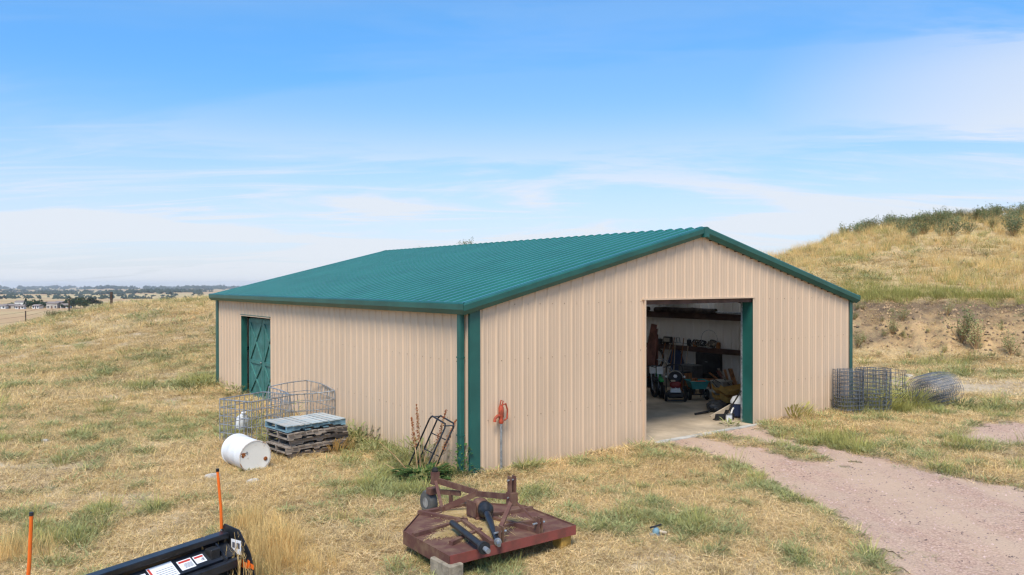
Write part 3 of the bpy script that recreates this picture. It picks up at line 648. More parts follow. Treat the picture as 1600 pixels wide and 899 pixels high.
# long rolled tarps and pipes lying along the upper girt
for a, e, r_, lab in ((7.3, 12.0, .085, 'long dark rolled tarp lying on the high girt above the bikes'), (4.4, 7.0, .095, 'shorter dark rolled tarp lying on the high girt toward the door jamb')):
    pts = [B(BW-.24, a+(e-a)*i/8, 2.53+random.uniform(-.012, .012)) for i in range(9)]
    tag(MB().tube(pts, [r_*random.uniform(.9, 1.08) for _ in pts], 9).build('rolled_tarp', material('dark_canvas', (.055, .04, .032), var=.3), None, True), lab, 'tarp', 'rolled tarps on the girt')
tag(MB().tube([B(BW-.25, 3.0, 2.50), B(BW-.25, 5.0, 2.50)], .03, 8).build('metal_pipe', M['galv']), 'thin pale metal pipe lying on the high girt by the door jamb', 'pipe')
def leanboard(u, v, hgt, wd, lean, mat_, name, label, cat='board', taper=1.0, th=.03, group=None, side=0):
    o = inside(name, label, cat, u, v) if False else None
    p = G(u, v, .015); m = Matrix.Translation(p) @ Matrix.Rotation(YAW-math.pi/2, 4, 'Z') @ Matrix.Rotation(side, 4, 'Y') @ Matrix.Rotation(-lean, 4, 'X')
    poly = [(-wd/2, 0), (wd/2, 0), (wd/2*taper, hgt), (-wd/2*taper, hgt)]
    mm = m @ Matrix.Rotation(math.pi/2, 4, 'X')
    return tag(MB().prism(poly, -th/2, th/2, mm).build(name, mat_), label, cat, group)
leanboard(1006, 605, 2.1, .34, .13, M['darkwood'], 'leaning_board', 'tall dark red board leaning on the inner wall, leftmost in the doorway', taper=.7, group='dark red boards leaning inside', side=.1)
leanboard(1013, 606, 1.95, .36, .13, M['darkwood'], 'leaning_board', 'dark red tapered board leaning on the inner wall, the second from the left door edge', taper=.45, group='dark red boards leaning inside', side=.05)
leanboard(1022, 606, 1.75, .34, .14, M['darkwood'], 'leaning_board', 'dark red tapered board nearest the bikes, leaning back on the inner wall', taper=.3, group='dark red boards leaning inside', side=-.06)
leanboard(1107, 604, 1.2, .42, .25, M['rustwood'], 'leaning_board', 'rusty brown board leaning under the low girt behind the carts', taper=.6, side=.12, th=.05)
leanboard(1117, 604, 1.25, .12, .22, M['rustwood'], 'leaning_timber', 'narrow light brown timber leaning beside the rusty board', 'timber', side=.22, th=.06)
leanboard(1063, 600, 1.25, .16, .3, M['black'], 'leaning_plank', 'dark narrow plank leaning diagonally behind the walk behind mower', 'plank', side=.35)
# dark cabinet and grey bin against the wall
def cabinet(name, label, cat, u, v, wx, wy, h, body, front, nshelf=2):
    t_ = inside(name, label, cat, u, v)
    MB().bbox((-wx/2, -wy/2, 0), (wx/2, wy/2, h), .02).build('body', body, t_)
    for i in range(nshelf):
        z0 = h*(i+.08)/nshelf; z1 = h*(i+.92)/nshelf
        f_ = MB().bbox((-wx/2-.015, -wy/2+.03, z0), (-wx/2-.001, wy/2-.03, z1), .006).build('door_panel', front, t_)
        MB().tube([(-wx/2-.03, -.05, (z0+z1)/2), (-wx/2-.03, .05, (z0+z1)/2)], .008, 5).build('handle', M['galv'], f_)
    return t_
cabinet('storage_cabinet', 'tall black cabinet in shadow under the low girt behind the rusty boards', 'cabinet', 1112, 606, .5, .95, 1.15, M['black'], M['black'])
cabinet('grey_bin', 'dark grey square bin behind the walk behind mower', 'bin', 1079, 610, .5, .6, .82, material('dark_grey_bin', (.10, .10, .10)), material('dark_grey_lid', (.12, .12, .12)), 1)
# framed dark panel with a pale handle leaning right
t_ = inside('framed_window', 'old dark framed window sash leaning on the inner wall near the door jamb', 'window', 1146, 607)
fm = Matrix.Rotation(.2, 4, 'Y')
MB().box((-.01, -.34, .03), (.0, .34, .95), fm).build('pane', M['hglass'], t_)
for a, e in (((-.03, -.40, 0), (.02, -.34, 1.0)), ((-.03, .34, 0), (.02, .40, 1.0)), ((-.03, -.34, .95), (.02, .34, 1.0)), ((-.03, -.34, 0), (.02, .34, .05)), ((-.025, -.02, .05), (.015, .02, .95))):
    MB().box(a, e, fm).build('frame_bar', M['darkwood'], t_)
t_ = inside('long_handled_shovel', 'pale wooden shovel standing upright against the wall left of the framed window', 'shovel', 1133, 608)
MB().tube([(0, 0, .25), (.18, .03, 1.25)], .016, 7).build('handle', M['cream'], t_); MB().tube([(.14, .03, 1.25), (.22, .03, 1.25)], .02, 6).build('grip', M['black'], t_)
MB().prism([(-.12, .26), (.12, .26), (.13, .08), (.0, -.02), (-.13, .08)], -.01, .01, Matrix.Rotation(math.pi/2, 4, 'X')).build('blade', M['galv'], t_)
# things lying on the low girt
gz = 1.335
def ongirt(y): p = B(BW-.13, y, gz); return p
t_ = thing('string_trimmer', 'black string trimmer lying along the low girt', 'trimmer', ongirt(5.9), YAW+math.pi/2)
MB().tube([(-.9, 0, .06), (.6, 0, .10)], .014, 6).build('shaft', M['galv'], t_); MB().bbox((.6, -.08, .0), (.85, .08, .2), .04).build('motor', M['black'], t_)
MB().tube([(.1, -.02, .1), (.12, -.02, .25), (.22, .02, .25), (.2, .02, .1)], .012, 5).build('handle', M['black'], t_); MB().lathe([(.03, 0), (.10, .01), (.10, .03), (.04, .06)], 12, Matrix.Translation((-.92, 0, .03))).build('trimmer_head', M['black'], t_)
t_ = thing('white_jug', 'pale jug standing on the low girt above the mower', 'jug', ongirt(7.3), YAW)
MB().lathe([(.10, 0), (.13, .02), (.13, .2), (.05, .27), (.04, .3)], 12).build('body', M['tubgrey'], t_, True); MB().lathe([(.045, .3), (.045, .33)], 10).build('cap', M['black'], t_); MB().tube([(.05, 0, .28), (.13, 0, .26), (.14, 0, .15)], .012, 5).build('handle', M['tubgrey'], t_)
t_ = thing('work_light', 'boxy black work lamp standing on the low girt behind the carts', 'work light', ongirt(6.5), YAW)
MB().bbox((-.09, -.17, .06), (.05, .17, .27), .02).build('housing', M['black'], t_); MB().box((-.1, -.13, .1), (-.091, .13, .23)).build('lens', M['tubgrey'], t_); MB().tube([(0, -.19, .15), (0, -.19, .0), (0, .19, .0), (0, .19, .15)], .01, 5).build('bracket', M['black'], t_)
t_ = thing('rope_heap', 'tangled heap of dark rope and cable on the low girt', 'rope', ongirt(4.95), YAW)
for k in range(9):
    cx, cy = random.uniform(-.1, .02), random.uniform(-.4, .4); r_ = random.uniform(.08, .17); ph = random.uniform(0, 6)
    MB().tube([(cx+.04*math.sin(3*a), cy+r_*math.cos(a), .14+r_*.75*math.sin(a)) for a in [ph+i*math.pi/8 for i in range(16)]], .022, 6, closed=True).build('coil', M['black'] if k % 3 else M['greywood'], t_)
tag(MB().tube([Vector((p[0], p[1], p[2])) for p in [B(BW-.2, 4.7+.32*math.cos(a), 1.62+.30*math.sin(a)) for a in np.linspace(0, 2*math.pi, 22)[:-1]]], .008, 5, closed=True).build('wire_hoop', M['galv']), 'single large wire hoop hanging above the low girt near the rope heap', 'hoop')

def crate(name, label, cat, u, v, sx, sy, h, mt, rz=YAW, lid=True):
    o = inside(name, label, cat, u, v, rz=rz); MB().bbox((-sx, -sy, 0), (sx, sy, h), .015).build('body', M[mt], o)
    if lid: MB().bbox((-sx*1.03, -sy*1.03, h), (sx*1.03, sy*1.03, h+.03), .01).build('lid', M[mt], o)
    return o
crate('cardboard_box', 'brown cardboard box on the floor under the framed window', 'box', 1137, 612, .22, .22, .3, 'cream')
crate('grey_toolbox', 'grey toolbox on the floor behind the dirt bikes', 'toolbox', 1035, 604, .3, .2, .35, 'tubgrey')
t_ = inside('tool_handles', 'cluster of rakes and hoes leaning in the corner behind the mower', 'garden tools', 1046, 602)
for k in range(6):
    a = (-.05+.04*k, .5-.2*k, 0); e = (.3, .5-.2*k+random.uniform(-.12, .12), random.uniform(1.2, 1.6)); h__ = MB().tube([a, e], .014, 6).build('handle', M['cream' if k % 2 else 'rustwood'], t_)
    MB().box((a[0]-.04, a[1]-.14, .0), (a[0]+.02, a[1]+.14, .05)).build('tool_head', M['galv' if k % 2 else 'black'], h__)
t_ = inside('garden_tiller', 'dark tiller with raised grey handlebars behind the mower', 'tiller', 1070, 612, rz=YAW+2.2)
MB().bbox((-.2, -.16, .2), (.2, .16, .5), .04).build('engine', M['tubgrey'], t_); MB().bbox((-.25, -.2, .12), (.3, .2, .2), .02).build('chassis', M['black'], t_)
for s_ in (-1, 1):
    m = Matrix.Translation((.0, s_*.24, .2)) @ Matrix.Rotation(math.pi/2, 4, 'X'); MB().lathe([(.1, -.04), (.19, -.04), (.2, 0), (.19, .04), (.1, .04)], 16, m).build('wheel', M['rubber'], t_, True)
    MB().tube([(.2, s_*.12, .3), (.6, s_*.24, .95), (.85, s_*.26, 1.02)], .017, 6).build('handlebar', M['galv'], t_)
t_ = inside('leaning_ladder', 'pale aluminium ladder leaning under the high girt right of the boards', 'ladder', 1128, 606)
for s_ in (-.19, .19): MB().bar((0, s_, 0), (.42, s_, 1.9), .07, .025, up=(0, 1, 0)).build('rail', M['galv'], t_)
for k in range(7): z_ = .2+k*.25; MB().tube([(.42*z_/1.9, -.19, z_), (.42*z_/1.9, .19, z_)], .014, 6).build('rung', M['galv'], t_)
t_ = inside('cloth_bundle', 'pale crumpled cloth bundle on the floor behind the teal cart', 'cloth', 1098, 616)
for k in range(5): MB().lathe([(.02, 0), (.14, .02), (.16, .1), (.08, .18), (.02, .2)], 9, Matrix.Translation((random.uniform(-.15, .15), random.uniform(-.2, .2), random.uniform(0, .1)))).build('fold', M['tubgrey' if k % 2 else 'cream'], t_, True)

t_ = inside('tyre_stack', 'stack of old black tyres on the floor before the storage cabinet', 'tyres', 1109, 610)
for k in range(3): MB().lathe([(.17, .0), (.28, .01), (.31, .06), (.31, .12), (.28, .17), (.17, .18)], 20, Matrix.Translation((random.uniform(-.03, .03), random.uniform(-.03, .03), k*.185)), caps=False).build('tyre', M['rubber'], t_, True)
t_ = inside('scrap_lumber', 'untidy heap of brown and grey scrap lumber behind the yellow sled', 'lumber', 1140, 617)
for k in range(14): a = Vector((random.uniform(-.3, .3), random.uniform(-.7, .1), random.uniform(.02, .1))); MB().bar(a, a+Vector((random.uniform(-.15, .35), random.uniform(.4, 1.0), random.uniform(-.02, .75))), random.uniform(.05, .14), .025).build('plank', M[random.choice(['rustwood', 'darkwood', 'greywood', 'black'])], t_)
t_ = thing('garden_hose', 'dark coiled hose hanging below the low girt behind the mower', 'hose', B(BW-.22, 6.9, .85), YAW)
for k in range(4): r_ = .22+.02*k; MB().tube([(random.uniform(-.02, .02), r_*math.cos(a), .0+1.2*r_*math.sin(a)) for a in np.linspace(0, 2*math.pi, 21)[:-1]], .014, 6, closed=True).build('coil', M['black'], t_)
t_ = thing('hanging_coat', 'dark work coat hanging from the low girt near the work lamp', 'coat', B(BW-.2, 6.1, .35), YAW)
MB().prism([(-.22, 0), (.22, 0), (.20, .45), (.27, .35), (.33, .40), (.16, .80), (.05, .84), (-.05, .84), (-.16, .80), (-.33, .40), (-.27, .35), (-.20, .45)], -.05, .05, Matrix.Rotation(math.pi/2, 4, 'Z') @ Matrix.Rotation(math.pi/2, 4, 'X')).build('cloth', M['blue'], t_)
t_ = inside('feed_barrel', 'dull brown barrel standing between the mower and the grey bin', 'barrel', 1068, 615)
MB().lathe([(.22, 0), (.25, .05), (.26, .3), (.25, .62), (.23, .66)], 20).build('body', M['rustwood'], t_, True); MB().lathe([(.24, .66), (.24, .70)], 20).build('lid', M['black'], t_)
for i, (yy_, hh_, mt) in enumerate(((5.6, .22, 'black'), (5.35, .15, 'rustwood'), (6.9, .18, 'black'), (7.9, .25, 'greywood'), (8.4, .16, 'black'), (4.4, .2, 'rustwood'))):
    o = thing('shelf_can', ('small %s can standing on the low girt, number place %s' % ('dark' if mt == 'black' else 'brown' if mt == 'rustwood' else 'grey', 'x')).replace(', number place x', ['', ' beside the rope heap', ' left of the white jug', ' between the jug and the dark boards', ' nearest the dark boards', ' right of the rope heap'][i]), 'can', B(BW-.12, yy_, 1.335), 0)
    MB().lathe([(.07, 0), (.075, hh_*.9), (.05, hh_)], 12).build('body', M[mt], o, True); MB().lathe([(.04, hh_), (.04, hh_+.03)], 10).build('cap', M['galv'], o)

# dirt bike (green), second bike beyond it
def dirtbike(u, v, label, col, rz):
    t_ = inside('dirt_bike', label, 'motorbike', u, v, rz=rz)
    for x_, r_ in ((-.55, .28), (.55, .26)):
        m = Matrix.Translation((x_, 0, r_+.0)) @ Matrix.Rotation(math.pi/2, 4, 'X')
        wh = MB().lathe([(r_-.07, -.03), (r_-.02, -.045), (r_, -.02), (r_, .02), (r_-.02, .045), (r_-.07, .03)], 20, m, caps=False).build('wheel', M['rubber'], t_, True)
        MB().lathe([(.035, -.05), (.035, .05)], 8, m).build('hub', M['galv'], wh)
        mb = MB()
        for k in range(10): a = k*math.pi/5; mb.tube([m @ Vector((.03*math.cos(a), .03*math.sin(a), 0)), m @ Vector(((r_-.06)*math.cos(a), (r_-.06)*math.sin(a), 0))], .004, 3)
        mb.build('spokes', M['galv'], wh)
    MB().tube([(-.55, .06, .28), (-.15, .05, .42), (.2, .03, .75), (.34, .0, .85)], .022, 6).tube([(-.15, -.05, .42), (.25, -.03, .45), (.34, 0, .8)], .022, 6).build('frame', col, t_)
    MB().bbox((-.13, -.09, .25), (.22, .09, .5), .03).build('engine', M['black'], t_)
    MB().prism([(-.05, .55), (.28, .62), (.30, .80), (-.02, .74)], -.08, .08, Matrix.Rotation(math.pi/2, 4, 'X')).build('fuel_tank', col, t_)
    MB().prism([(-.62, .80), (-.05, .70), (-.03, .76), (-.6, .86)], -.07, .07, Matrix.Rotation(math.pi/2, 4, 'X')).build('seat', M['black'], t_)
    for s_ in (-.06, .06): MB().tube([(.55, s_, .26), (.38, s_, .85)], .018, 6).build('fork', M['galv'], t_)
    MB().prism([(.40, .58), (.72, .50), (.70, .54), (.42, .63)], -.06, .06, Matrix.Rotation(math.pi/2, 4, 'X')).build('front_fender', col, t_)
    MB().prism([(.37, .72), (.44, .70), (.40, .92), (.35, .9)], -.09, .09, Matrix.Rotation(math.pi/2, 4, 'X')).build('number_plate', M['white'], t_)
    MB().tube([(.33, -.34, .95), (.37, -.15, .90), (.37, .15, .90), (.33, .34, .95)], .014, 6).build('handlebar', M['black'], t_)
    return t_
dirtbike(1027, 618, 'small green and black dirt bike parked beside the walk behind mower', M['green'], YAW+math.pi/2+2.5)
dirtbike(1012, 617, 'dark dirt bike parked left of the green one, partly behind the door edge', M['blackpaint'], YAW+math.pi/2+2.7)

# walk-behind mower, handles and deck toward the door
t_ = inside('walk_behind_mower', 'black walk behind mower with red engine cover and white front, facing the doorway', 'mower', 1055, 626, rz=math.atan2(-.98, -.15)+math.pi/2)
# local -Y faces the camera
for s_, r_, y_ in ((-.27, .13, -.18), (.27, .13, -.18), (-.31, .20, .30), (.31, .20, .30)):
    m = Matrix.Translation((s_, y_, r_)) @ Matrix.Rotation(math.pi/2, 4, 'Y')
    wh = MB().lathe([(r_*.55, -.04), (r_*.95, -.04), (r_, -.015), (r_, .015), (r_*.95, .04), (r_*.55, .04)], 18, m).build('wheel', M['rubber'], t_, True)
    MB().lathe([(r_*.5, -.045), (r_*.5, .045)], 12, m).build('rim', M['tubgrey'], wh)
MB().bbox((-.24, -.26, .10), (.24, .3, .27), .05).build('deck', M['blackpaint'], t_)
MB().tube([(-.24, -.36, .07), (-.22, -.38, .06), (.22, -.38, .06), (.24, -.36, .07), (.23, -.3, .22), (-.23, -.3, .22)], .014, 6, closed=True).build('front_bumper', M['black'], t_)
MB().prism([(-.15, .27), (.15, .27), (.12, .40), (.06, .37), (0, .41), (-.06, .37), (-.12, .40)], .05, .27, Matrix.Rotation(math.pi/2, 4, 'X')).build('engine_block', M['white'], t_)
MB().bbox((-.16, -.22, .39), (.16, .16, .56), .05).build('engine_cover', M['red'], t_)
MB().bbox((-.14, -.19, .56), (-.0, .05, .61), .02).build('air_filter', M['cream'], t_)
MB().lathe([(.19, 0), (.21, .03), (.16, .10), (.05, .12)], 18, Matrix.Translation((0, .05, .66)) @ Matrix.Rotation(1.1, 4, 'X')).build('starter_housing', M['black'], t_, True)
MB().lathe([(.06, .12), (.05, .135)], 6, Matrix.Translation((0, .05, .66)) @ Matrix.Rotation(1.1, 4, 'X')).build('badge', M['decal'], t_)
MB().tube([(-.19*math.cos(a)*1.15, -.02, .66+.19*math.sin(a)*1.1) for a in np.linspace(0, math.pi, 12)], .016, 6).build('guard_ring', M['tubgrey'], t_)
for s_ in (-1, 1): MB().tube([(s_*.24, .25, .25), (s_*.25, .30, .7), (s_*.22, .42, .96)], .016, 6).build('handle_rod', M['black'], t_); MB().lathe([(.03, 0), (.03, .05)], 8, Matrix.Translation((s_*.26, -.02, .70)) @ Matrix.Rotation(math.pi/2, 4, 'X')).build('lamp', M['decal'], t_)
MB().tube([(-.22, .42, .96), (-.15, .43, 1.0), (.15, .43, 1.0), (.22, .42, .96)], .018, 6).build('crossbar', M['black'], t_)

# teal yard cart with clutter
t_ = inside('yard_cart', 'teal plastic yard cart heaped with orange clutter beside the mower', 'cart', 1089, 624, rz=.05)
mb = MB(); a_ = [(-.27, -.3), (.27, -.3), (.27, .3), (-.27, .3)]
vs = [(x*.72, y*.8, .33) for x, y in a_]+[(x, y, .55) for x, y in a_]+[(x*.93, y*.93, .55) for x, y in a_]+[(x*.66, y*.73, .355) for x, y in a_]
mb.add(vs, [(3, 2, 1, 0)]+[(i, (i+1) % 4, 4+(i+1) % 4, 4+i) for i in range(4)]+[(4+i, 4+(i+1) % 4, 8+(i+1) % 4, 8+i) for i in range(4)]+[(8+i, 8+(i+1) % 4, 12+(i+1) % 4, 12+i) for i in range(4)]+[(12, 13, 14, 15)])
mb.build('tub', M['teal'], t_)
MB().tube([(-.28, -.31, .55), (.28, -.31, .55), (.28, .31, .55), (-.28, .31, .55)], .016, 6, closed=True).build('rim', M['teal'], t_)
for s_ in (-1, 1):
    m = Matrix.Translation((s_*.26, -.12, .16)) @ Matrix.Rotation(math.pi/2, 4, 'Y')
    wh = MB().lathe([(.09, -.035), (.15, -.035), (.16, -.01), (.16, .01), (.15, .035), (.09, .035)], 16, m).build('wheel', M['rubber'], t_, True); MB().lathe([(.075, -.04), (.075, .04)], 10, m).build('rim', M['tubgrey'], wh)
    MB().tube([(s_*.2, .25, .34), (s_*.2, .28, .02)], .015, 5).build('leg', M['black'], t_)
MB().box((-.24, -.14, .145), (.24, -.1, .175)).box((-.16, -.2, .17), (-.12, .2, .335)).box((.12, -.2, .17), (.16, .2, .335)).build('undercarriage', M['black'], t_)
base = G(1089, 624, .015)
for k, (dx, dy, dz, sx, sy, sz, mt, nm, lb) in enumerate(((.08, -.12, .52, .13, .1, .07, 'orangep', 'orange_tool_case', 'orange plastic tool case on the heap in the teal cart'), (-.12, -.1, .52, .1, .09, .06, 'cream', 'cardboard_carton', 'small tan carton in the left of the teal cart'), (.17, .08, .53, .07, .08, .06, 'red', 'red_fuel_can', 'little dark red can at the right rear of the teal cart'), (-.05, .12, .56, .09, .08, .08, 'rustwood', 'brown_parcel', 'brown parcel on top of the clutter in the teal cart'))):
    o = thing(nm, lb, 'container', base+Vector((dx, dy, dz-.10)), random.uniform(0, 1)); MB().bbox((-sx, -sy, 0), (sx, sy, sz*1.6), .025).build('body', M[mt], o); MB().bbox((-sx*.95, -sy*.95, sz*1.6), (sx*.95, sy*.95, sz*1.6+.02), .008).build('lid', M[mt], o)
# tubs
def tub(name, label, u, v, sx, sy, h, mt, dz=0, rz=YAW):
    o = inside(name, label, 'tub', u, v, rz=rz, dz=dz); mb = MB()
    vs = [(x*sx*.85, y*sy*.85, 0) for x, y in ((-1, -1), (1, -1), (1, 1), (-1, 1))]+[(x*sx, y*sy, h) for x, y in ((-1, -1), (1, -1), (1, 1), (-1, 1))]
    mb.add(vs, [(3, 2, 1, 0), (4, 5, 6, 7)]+[(i, (i+1) % 4, 4+(i+1) % 4, 4+i) for i in range(4)]); mb.build('body', M[mt], o)
    MB().bbox((-sx*1.05, -sy*1.05, h-.03), (sx*1.05, sy*1.05, h+.012), .01).build('lid', M[mt], o); return o
tub('pale_storage_tub', 'low pale grey tub on the floor just right of the teal cart', 1112, 622, .2, .24, .2, 'tubgrey')
tub('pale_storage_tub', 'larger pale grey tub standing behind the low one, below the boards', 1127, 618, .22, .24, .45, 'tubgrey')
tub('brown_storage_tub', 'dull brown tub behind the teal cart against the boards', 1107, 613, .2, .24, .40, 'rustwood')
# mustard plastic slide pieces
t_ = inside('mustard_sled', 'mustard yellow plastic sled lying tilted beside the door jamb', 'sled', 1146, 633, rz=YAW-.2)
for k, zc in enumerate((.12, .34)):
    mb = MB(); sec = [(-.3, .10), (-.22, 0), (.22, 0), (.3, .10), (.27, .11), (.2, .03), (-.2, .03), (-.27, .11)]
    vs = []
    for i in range(7):
        f_ = i/6; x_ = -.62+1.24*f_; lift = .18*max(0, (.25-f_)/.25)**2
        for a, z_ in sec: vs.append((x_, a*(1-.35*max(0, (.2-f_)/.2)), zc+z_*1.4+lift+x_*.08))
    fs = [(i*8+j, i*8+(j+1) % 8, (i+1)*8+(j+1) % 8, (i+1)*8+j) for i in range(6) for j in range(8)]+[tuple(range(7, -1, -1)), tuple(range(48, 56))]
    mb.add(vs, fs); mb.build('shell', M['yellow'], t_)
MB().box((-.4, -.2, .0), (.4, .2, .12)).build('crate_base', M['black'], t_)
MB().tube([(-.62, -.05, .55), (-.66, .1, .68), (-.5, .22, .72), (-.35, .12, .62)], .012, 5).build('pull_cord', M['black'], t_)
# push shovels on the floor
def pusher(u0, v0, u1, v1, ztop, wd, mh, mb_, label, cat='snow shovel'):
    p = G(u0, v0, .04); q = G(u1, v1, ztop); t__ = thing('snow_pusher', label, cat, (p.x, p.y, .015), math.atan2((q-p).y, (q-p).x)); L_ = Vector((q.x-p.x, q.y-p.y, 0)).length
    MB().tube([(.12, 0, .06), (L_, 0, ztop)], .018, 7).build('handle', mh, t__)
    MB().prism([(0, .0), (.16, .02), (.18, .16), (.15, .17), (.10, .05), (0, .02)], -wd/2, wd/2, Matrix.Rotation(math.pi/2, 4, 'X')).build('blade', mb_, t__)
    return t__
pusher(1128, 654, 1158, 612, .85, .5, M['black'], M['black'], 'black snow pusher lying with its long handle up on the heap by the door jamb')
pusher(1122, 649, 1150, 640, .12, .4, M['yellow'], M['black'], 'short yellow handled floor scraper lying flat on the slab')
t_ = thing('cream_panel', 'cream coloured panel leaning behind the black snow pusher', 'panel', G(1139, 650, .015), YAW-.35)
MB().bbox((-.5, -.02, .0), (.5, .02, .26), .01, Matrix.Rotation(-.42, 4, 'Y')).build('body', M['cream'], t_)
t_ = inside('black_sack', 'crumpled black plastic sack slumped on the slab', 'sack', 1119, 642, rz=YAW+.3)
bm = bmesh.new(); bmesh.ops.create_icosphere(bm, subdivisions=3, radius=1)
for q in bm.verts:
    d_ = q.co.normalized(); k = .75+.45*float(fbm(np.array([d_.x*2+5]), np.array([d_.y*2+d_.z*1.7]), .8, 3, 12)[0]); q.co = Vector((d_.x*.36*k, d_.y*.26*k, max(0, .12+d_.z*.17*k)))
me = bpy.data.meshes.new('sack_body'); bm.to_mesh(me); bm.free(); me.materials.append(M['black']); link('sack_body', me, t_)
MB().tube([(-.3, 0, .1), (-.55, .02, .05), (-1.0, .18, .03)], .03, 6).build('sack_tie', M['black'], t_)
t_ = thing('shop_vacuum', 'navy and white shop vacuum beside the door jamb', 'vacuum', G(1153, 652, .015), YAW)
MB().lathe([(.17, .04), (.19, .08), (.18, .34), (.19, .36)], 18).build('drum', M['blue'], t_, True); MB().lathe([(.19, .36), (.19, .42), (.13, .52), (.05, .55)], 18).build('motor_head', M['white'], t_, True)
MB().tube([(-.18, 0, .25), (-.3, -.05, .22), (-.36, -.05, .1), (-.3, .0, .03)], .022, 6).build('hose', M['white'], t_)
for a in range(4): MB().lathe([(.03, 0), (.03, .04)], 8, Matrix.Translation((.15*math.cos(a*1.57+.7), .15*math.sin(a*1.57+.7), 0))).build('caster', M['black'], t_)
t_ = thing('white_paint_can', 'small white paint can on the slab at the foot of the door jamb', 'can', G(1139, 658, .015), 0)
MB().lathe([(.08, 0), (.08, .16)], 14).build('body', M['white'], t_, True); MB().lathe([(.084, .155), (.084, .17)], 14).build('lid', M['galv'], t_)

# ------------------------------------------------------------------ bulk tank cages by the left wall
def cage(label, loc, rz, sx, sy, h, nx, ny, nz, bend=0.0, miss=0.0, squash=0.0, grp='empty wire bulk container cages'):
    t_ = thing('wire_cage', label, 'cage', loc, rz, grp)
    def P(s, z):        # s along the perimeter 0..4
        s = s % 4; k = int(s); f_ = s-k
        c4 = [(-sx/2, -sy/2), (sx/2, -sy/2), (sx/2, sy/2), (-sx/2, sy/2)]
        a, e = c4[k], c4[(k+1) % 4]; x, y = a[0]+(e[0]-a[0])*f_, a[1]+(e[1]-a[1])*f_
        zf = z/h; x += bend*zf*zf*math.sin(y*3+1)+bend*.8*zf*math.sin(s*2.1); y += bend*.9*zf*math.cos(x*2.5+s*1.3)
        return Vector((x, y, z*(1-squash*zf*(.5+.5*math.sin(s*1.9+.6)))))
    for i in range(nz):
        z = .03+(h-.03)*i/(nz-1); pts = [P(s, z) for s in np.linspace(0, 4, 33)[:-1]]
        MB().tube(pts, .014 if i == nz-1 else .009, 5, closed=True).build('top_rail' if i == nz-1 else 'hoop', M['galv'], t_)
    for k in range(4):
        n = nx if k % 2 == 0 else ny
        for i in range(n):
            if random.random() < miss: continue
            s = k+i/n; pts = [P(s, z) for z in np.linspace(0, h, 5)]
            MB().tube(pts, .0085 if i else .012, 5).build('upright_bar', M['galv'], t_)
    return t_
pA = [G(u, v, .93) for u, v in ((350.5, 624), (386, 631), (453, 619))]
cA = (pA[0]+pA[2])/2; eA = (pA[2]-pA[1]); 
cage('empty square galvanised wire cage standing behind the white drum', (cA.x, cA.y, tz(cA.x, cA.y)), math.atan2(eA.y, eA.x), eA.length, (pA[0]-pA[1]).length, .93, 9, 8, 6)
cB = B(-.62, 6.35)
cage('bent and sagging galvanised wire cage leaning by the tan wall behind the pallets', (cB.x, cB.y, tz(cB.x, cB.y)), YAW+.08, 1.05, 1.35, 1.02, 6, 9, 5, bend=.07, miss=.12, squash=.14)
t_ = thing('white_plastic_jug', 'white plastic jug lying inside the square wire cage', 'jug', G(378, 668, .12)-Vector((0, 0, .12)), .5)
MB().lathe([(.10, 0), (.14, .03), (.14, .26), (.06, .36), (.045, .40)], 14, Matrix.Translation((0, 0, .12)) @ Matrix.Rotation(.5, 4, 'X')).build('body', M['white'], t_, True)
MB().lathe([(.05, .40), (.05, .44)], 10, Matrix.Translation((0, 0, .12)) @ Matrix.Rotation(.5, 4, 'X')).build('cap', M['white'], t_)
# ------------------------------------------------------------------ pallets
pz = .66
q0 = Vector((-4.332, 14.956, pz)); q1 = q0+Vector((math.cos(.766), math.sin(.766), 0)); q2 = q0
dirx = (q1-q0); dirx.normalize(); prz = math.atan2(dirx.y, dirx.x); PLN, PWD = 1.32, .92
diry = Vector((-dirx.y, dirx.x, 0))
def pallet(label, z, board, side, jx=0, jy=0, jr=0, tilt=0, group='stacked wooden pallets', miss=()):
    loc = q0+dirx*jx+diry*jy; t_ = thing('wooden_pallet', label, 'pallet', (loc.x, loc.y, z), prz+jr, group); t_.rotation_euler.x = tilt
    for k in range(3):
        y = .02+k*(PWD-.04-.045)/2
        mb = MB(); mb.prism([(0, .02), (.28, .02), (.31, .055), (.58, .055), (.61, .02), (PLN-.61, .02), (PLN-.58, .055), (PLN-.31, .055), (PLN-.28, .02), (PLN, .02), (PLN, .108), (0, .108)], -y-.045, -y, Matrix.Rotation(math.pi/2, 4, 'X')); mb.build('stringer', side, t_)
    n = 10
    for i in range(n):
        if i in miss: continue
        x = i*(PLN-.115)/(n-1)
        MB().box((x, random.uniform(-.015, .01), .109), (x+random.uniform(.095, .125), PWD+random.uniform(-.02, .01), .128), j=.004).build('deck_board', board, t_)
    for i in range(4):
        x = i*(PLN-.11)/3; MB().box((x, 0, .0), (x+.11, PWD, .018), j=.003).build('bottom_board', side, t_)
    return t_
zb = tz(q0.x, q0.y)-.02
pallet('grey weathered pallet at the bottom of the stack, half sunk in dry grass', zb+.0, M['greywood'], M['greywood'], .02, .03, .02, miss=(3,))
pallet('grey weathered pallet second from the bottom of the stack', zb+.131, M['greywood'], M['greywood'], -.05, -.02, -.015)
pallet('grey weathered pallet in the middle of the stack', zb+.262, M['greywood'], M['greywood'], .05, .02, .012, .0)
pallet('grey weathered pallet just under the blue one', zb+.396, M['greywood'], M['greywood'], -.02, -.04, .0, .012)
pallet('faded blue pallet on top of the grey stack', zb+.545, M['bluewood'], M['bluepaint'], -.03, -.0, .01, .012)
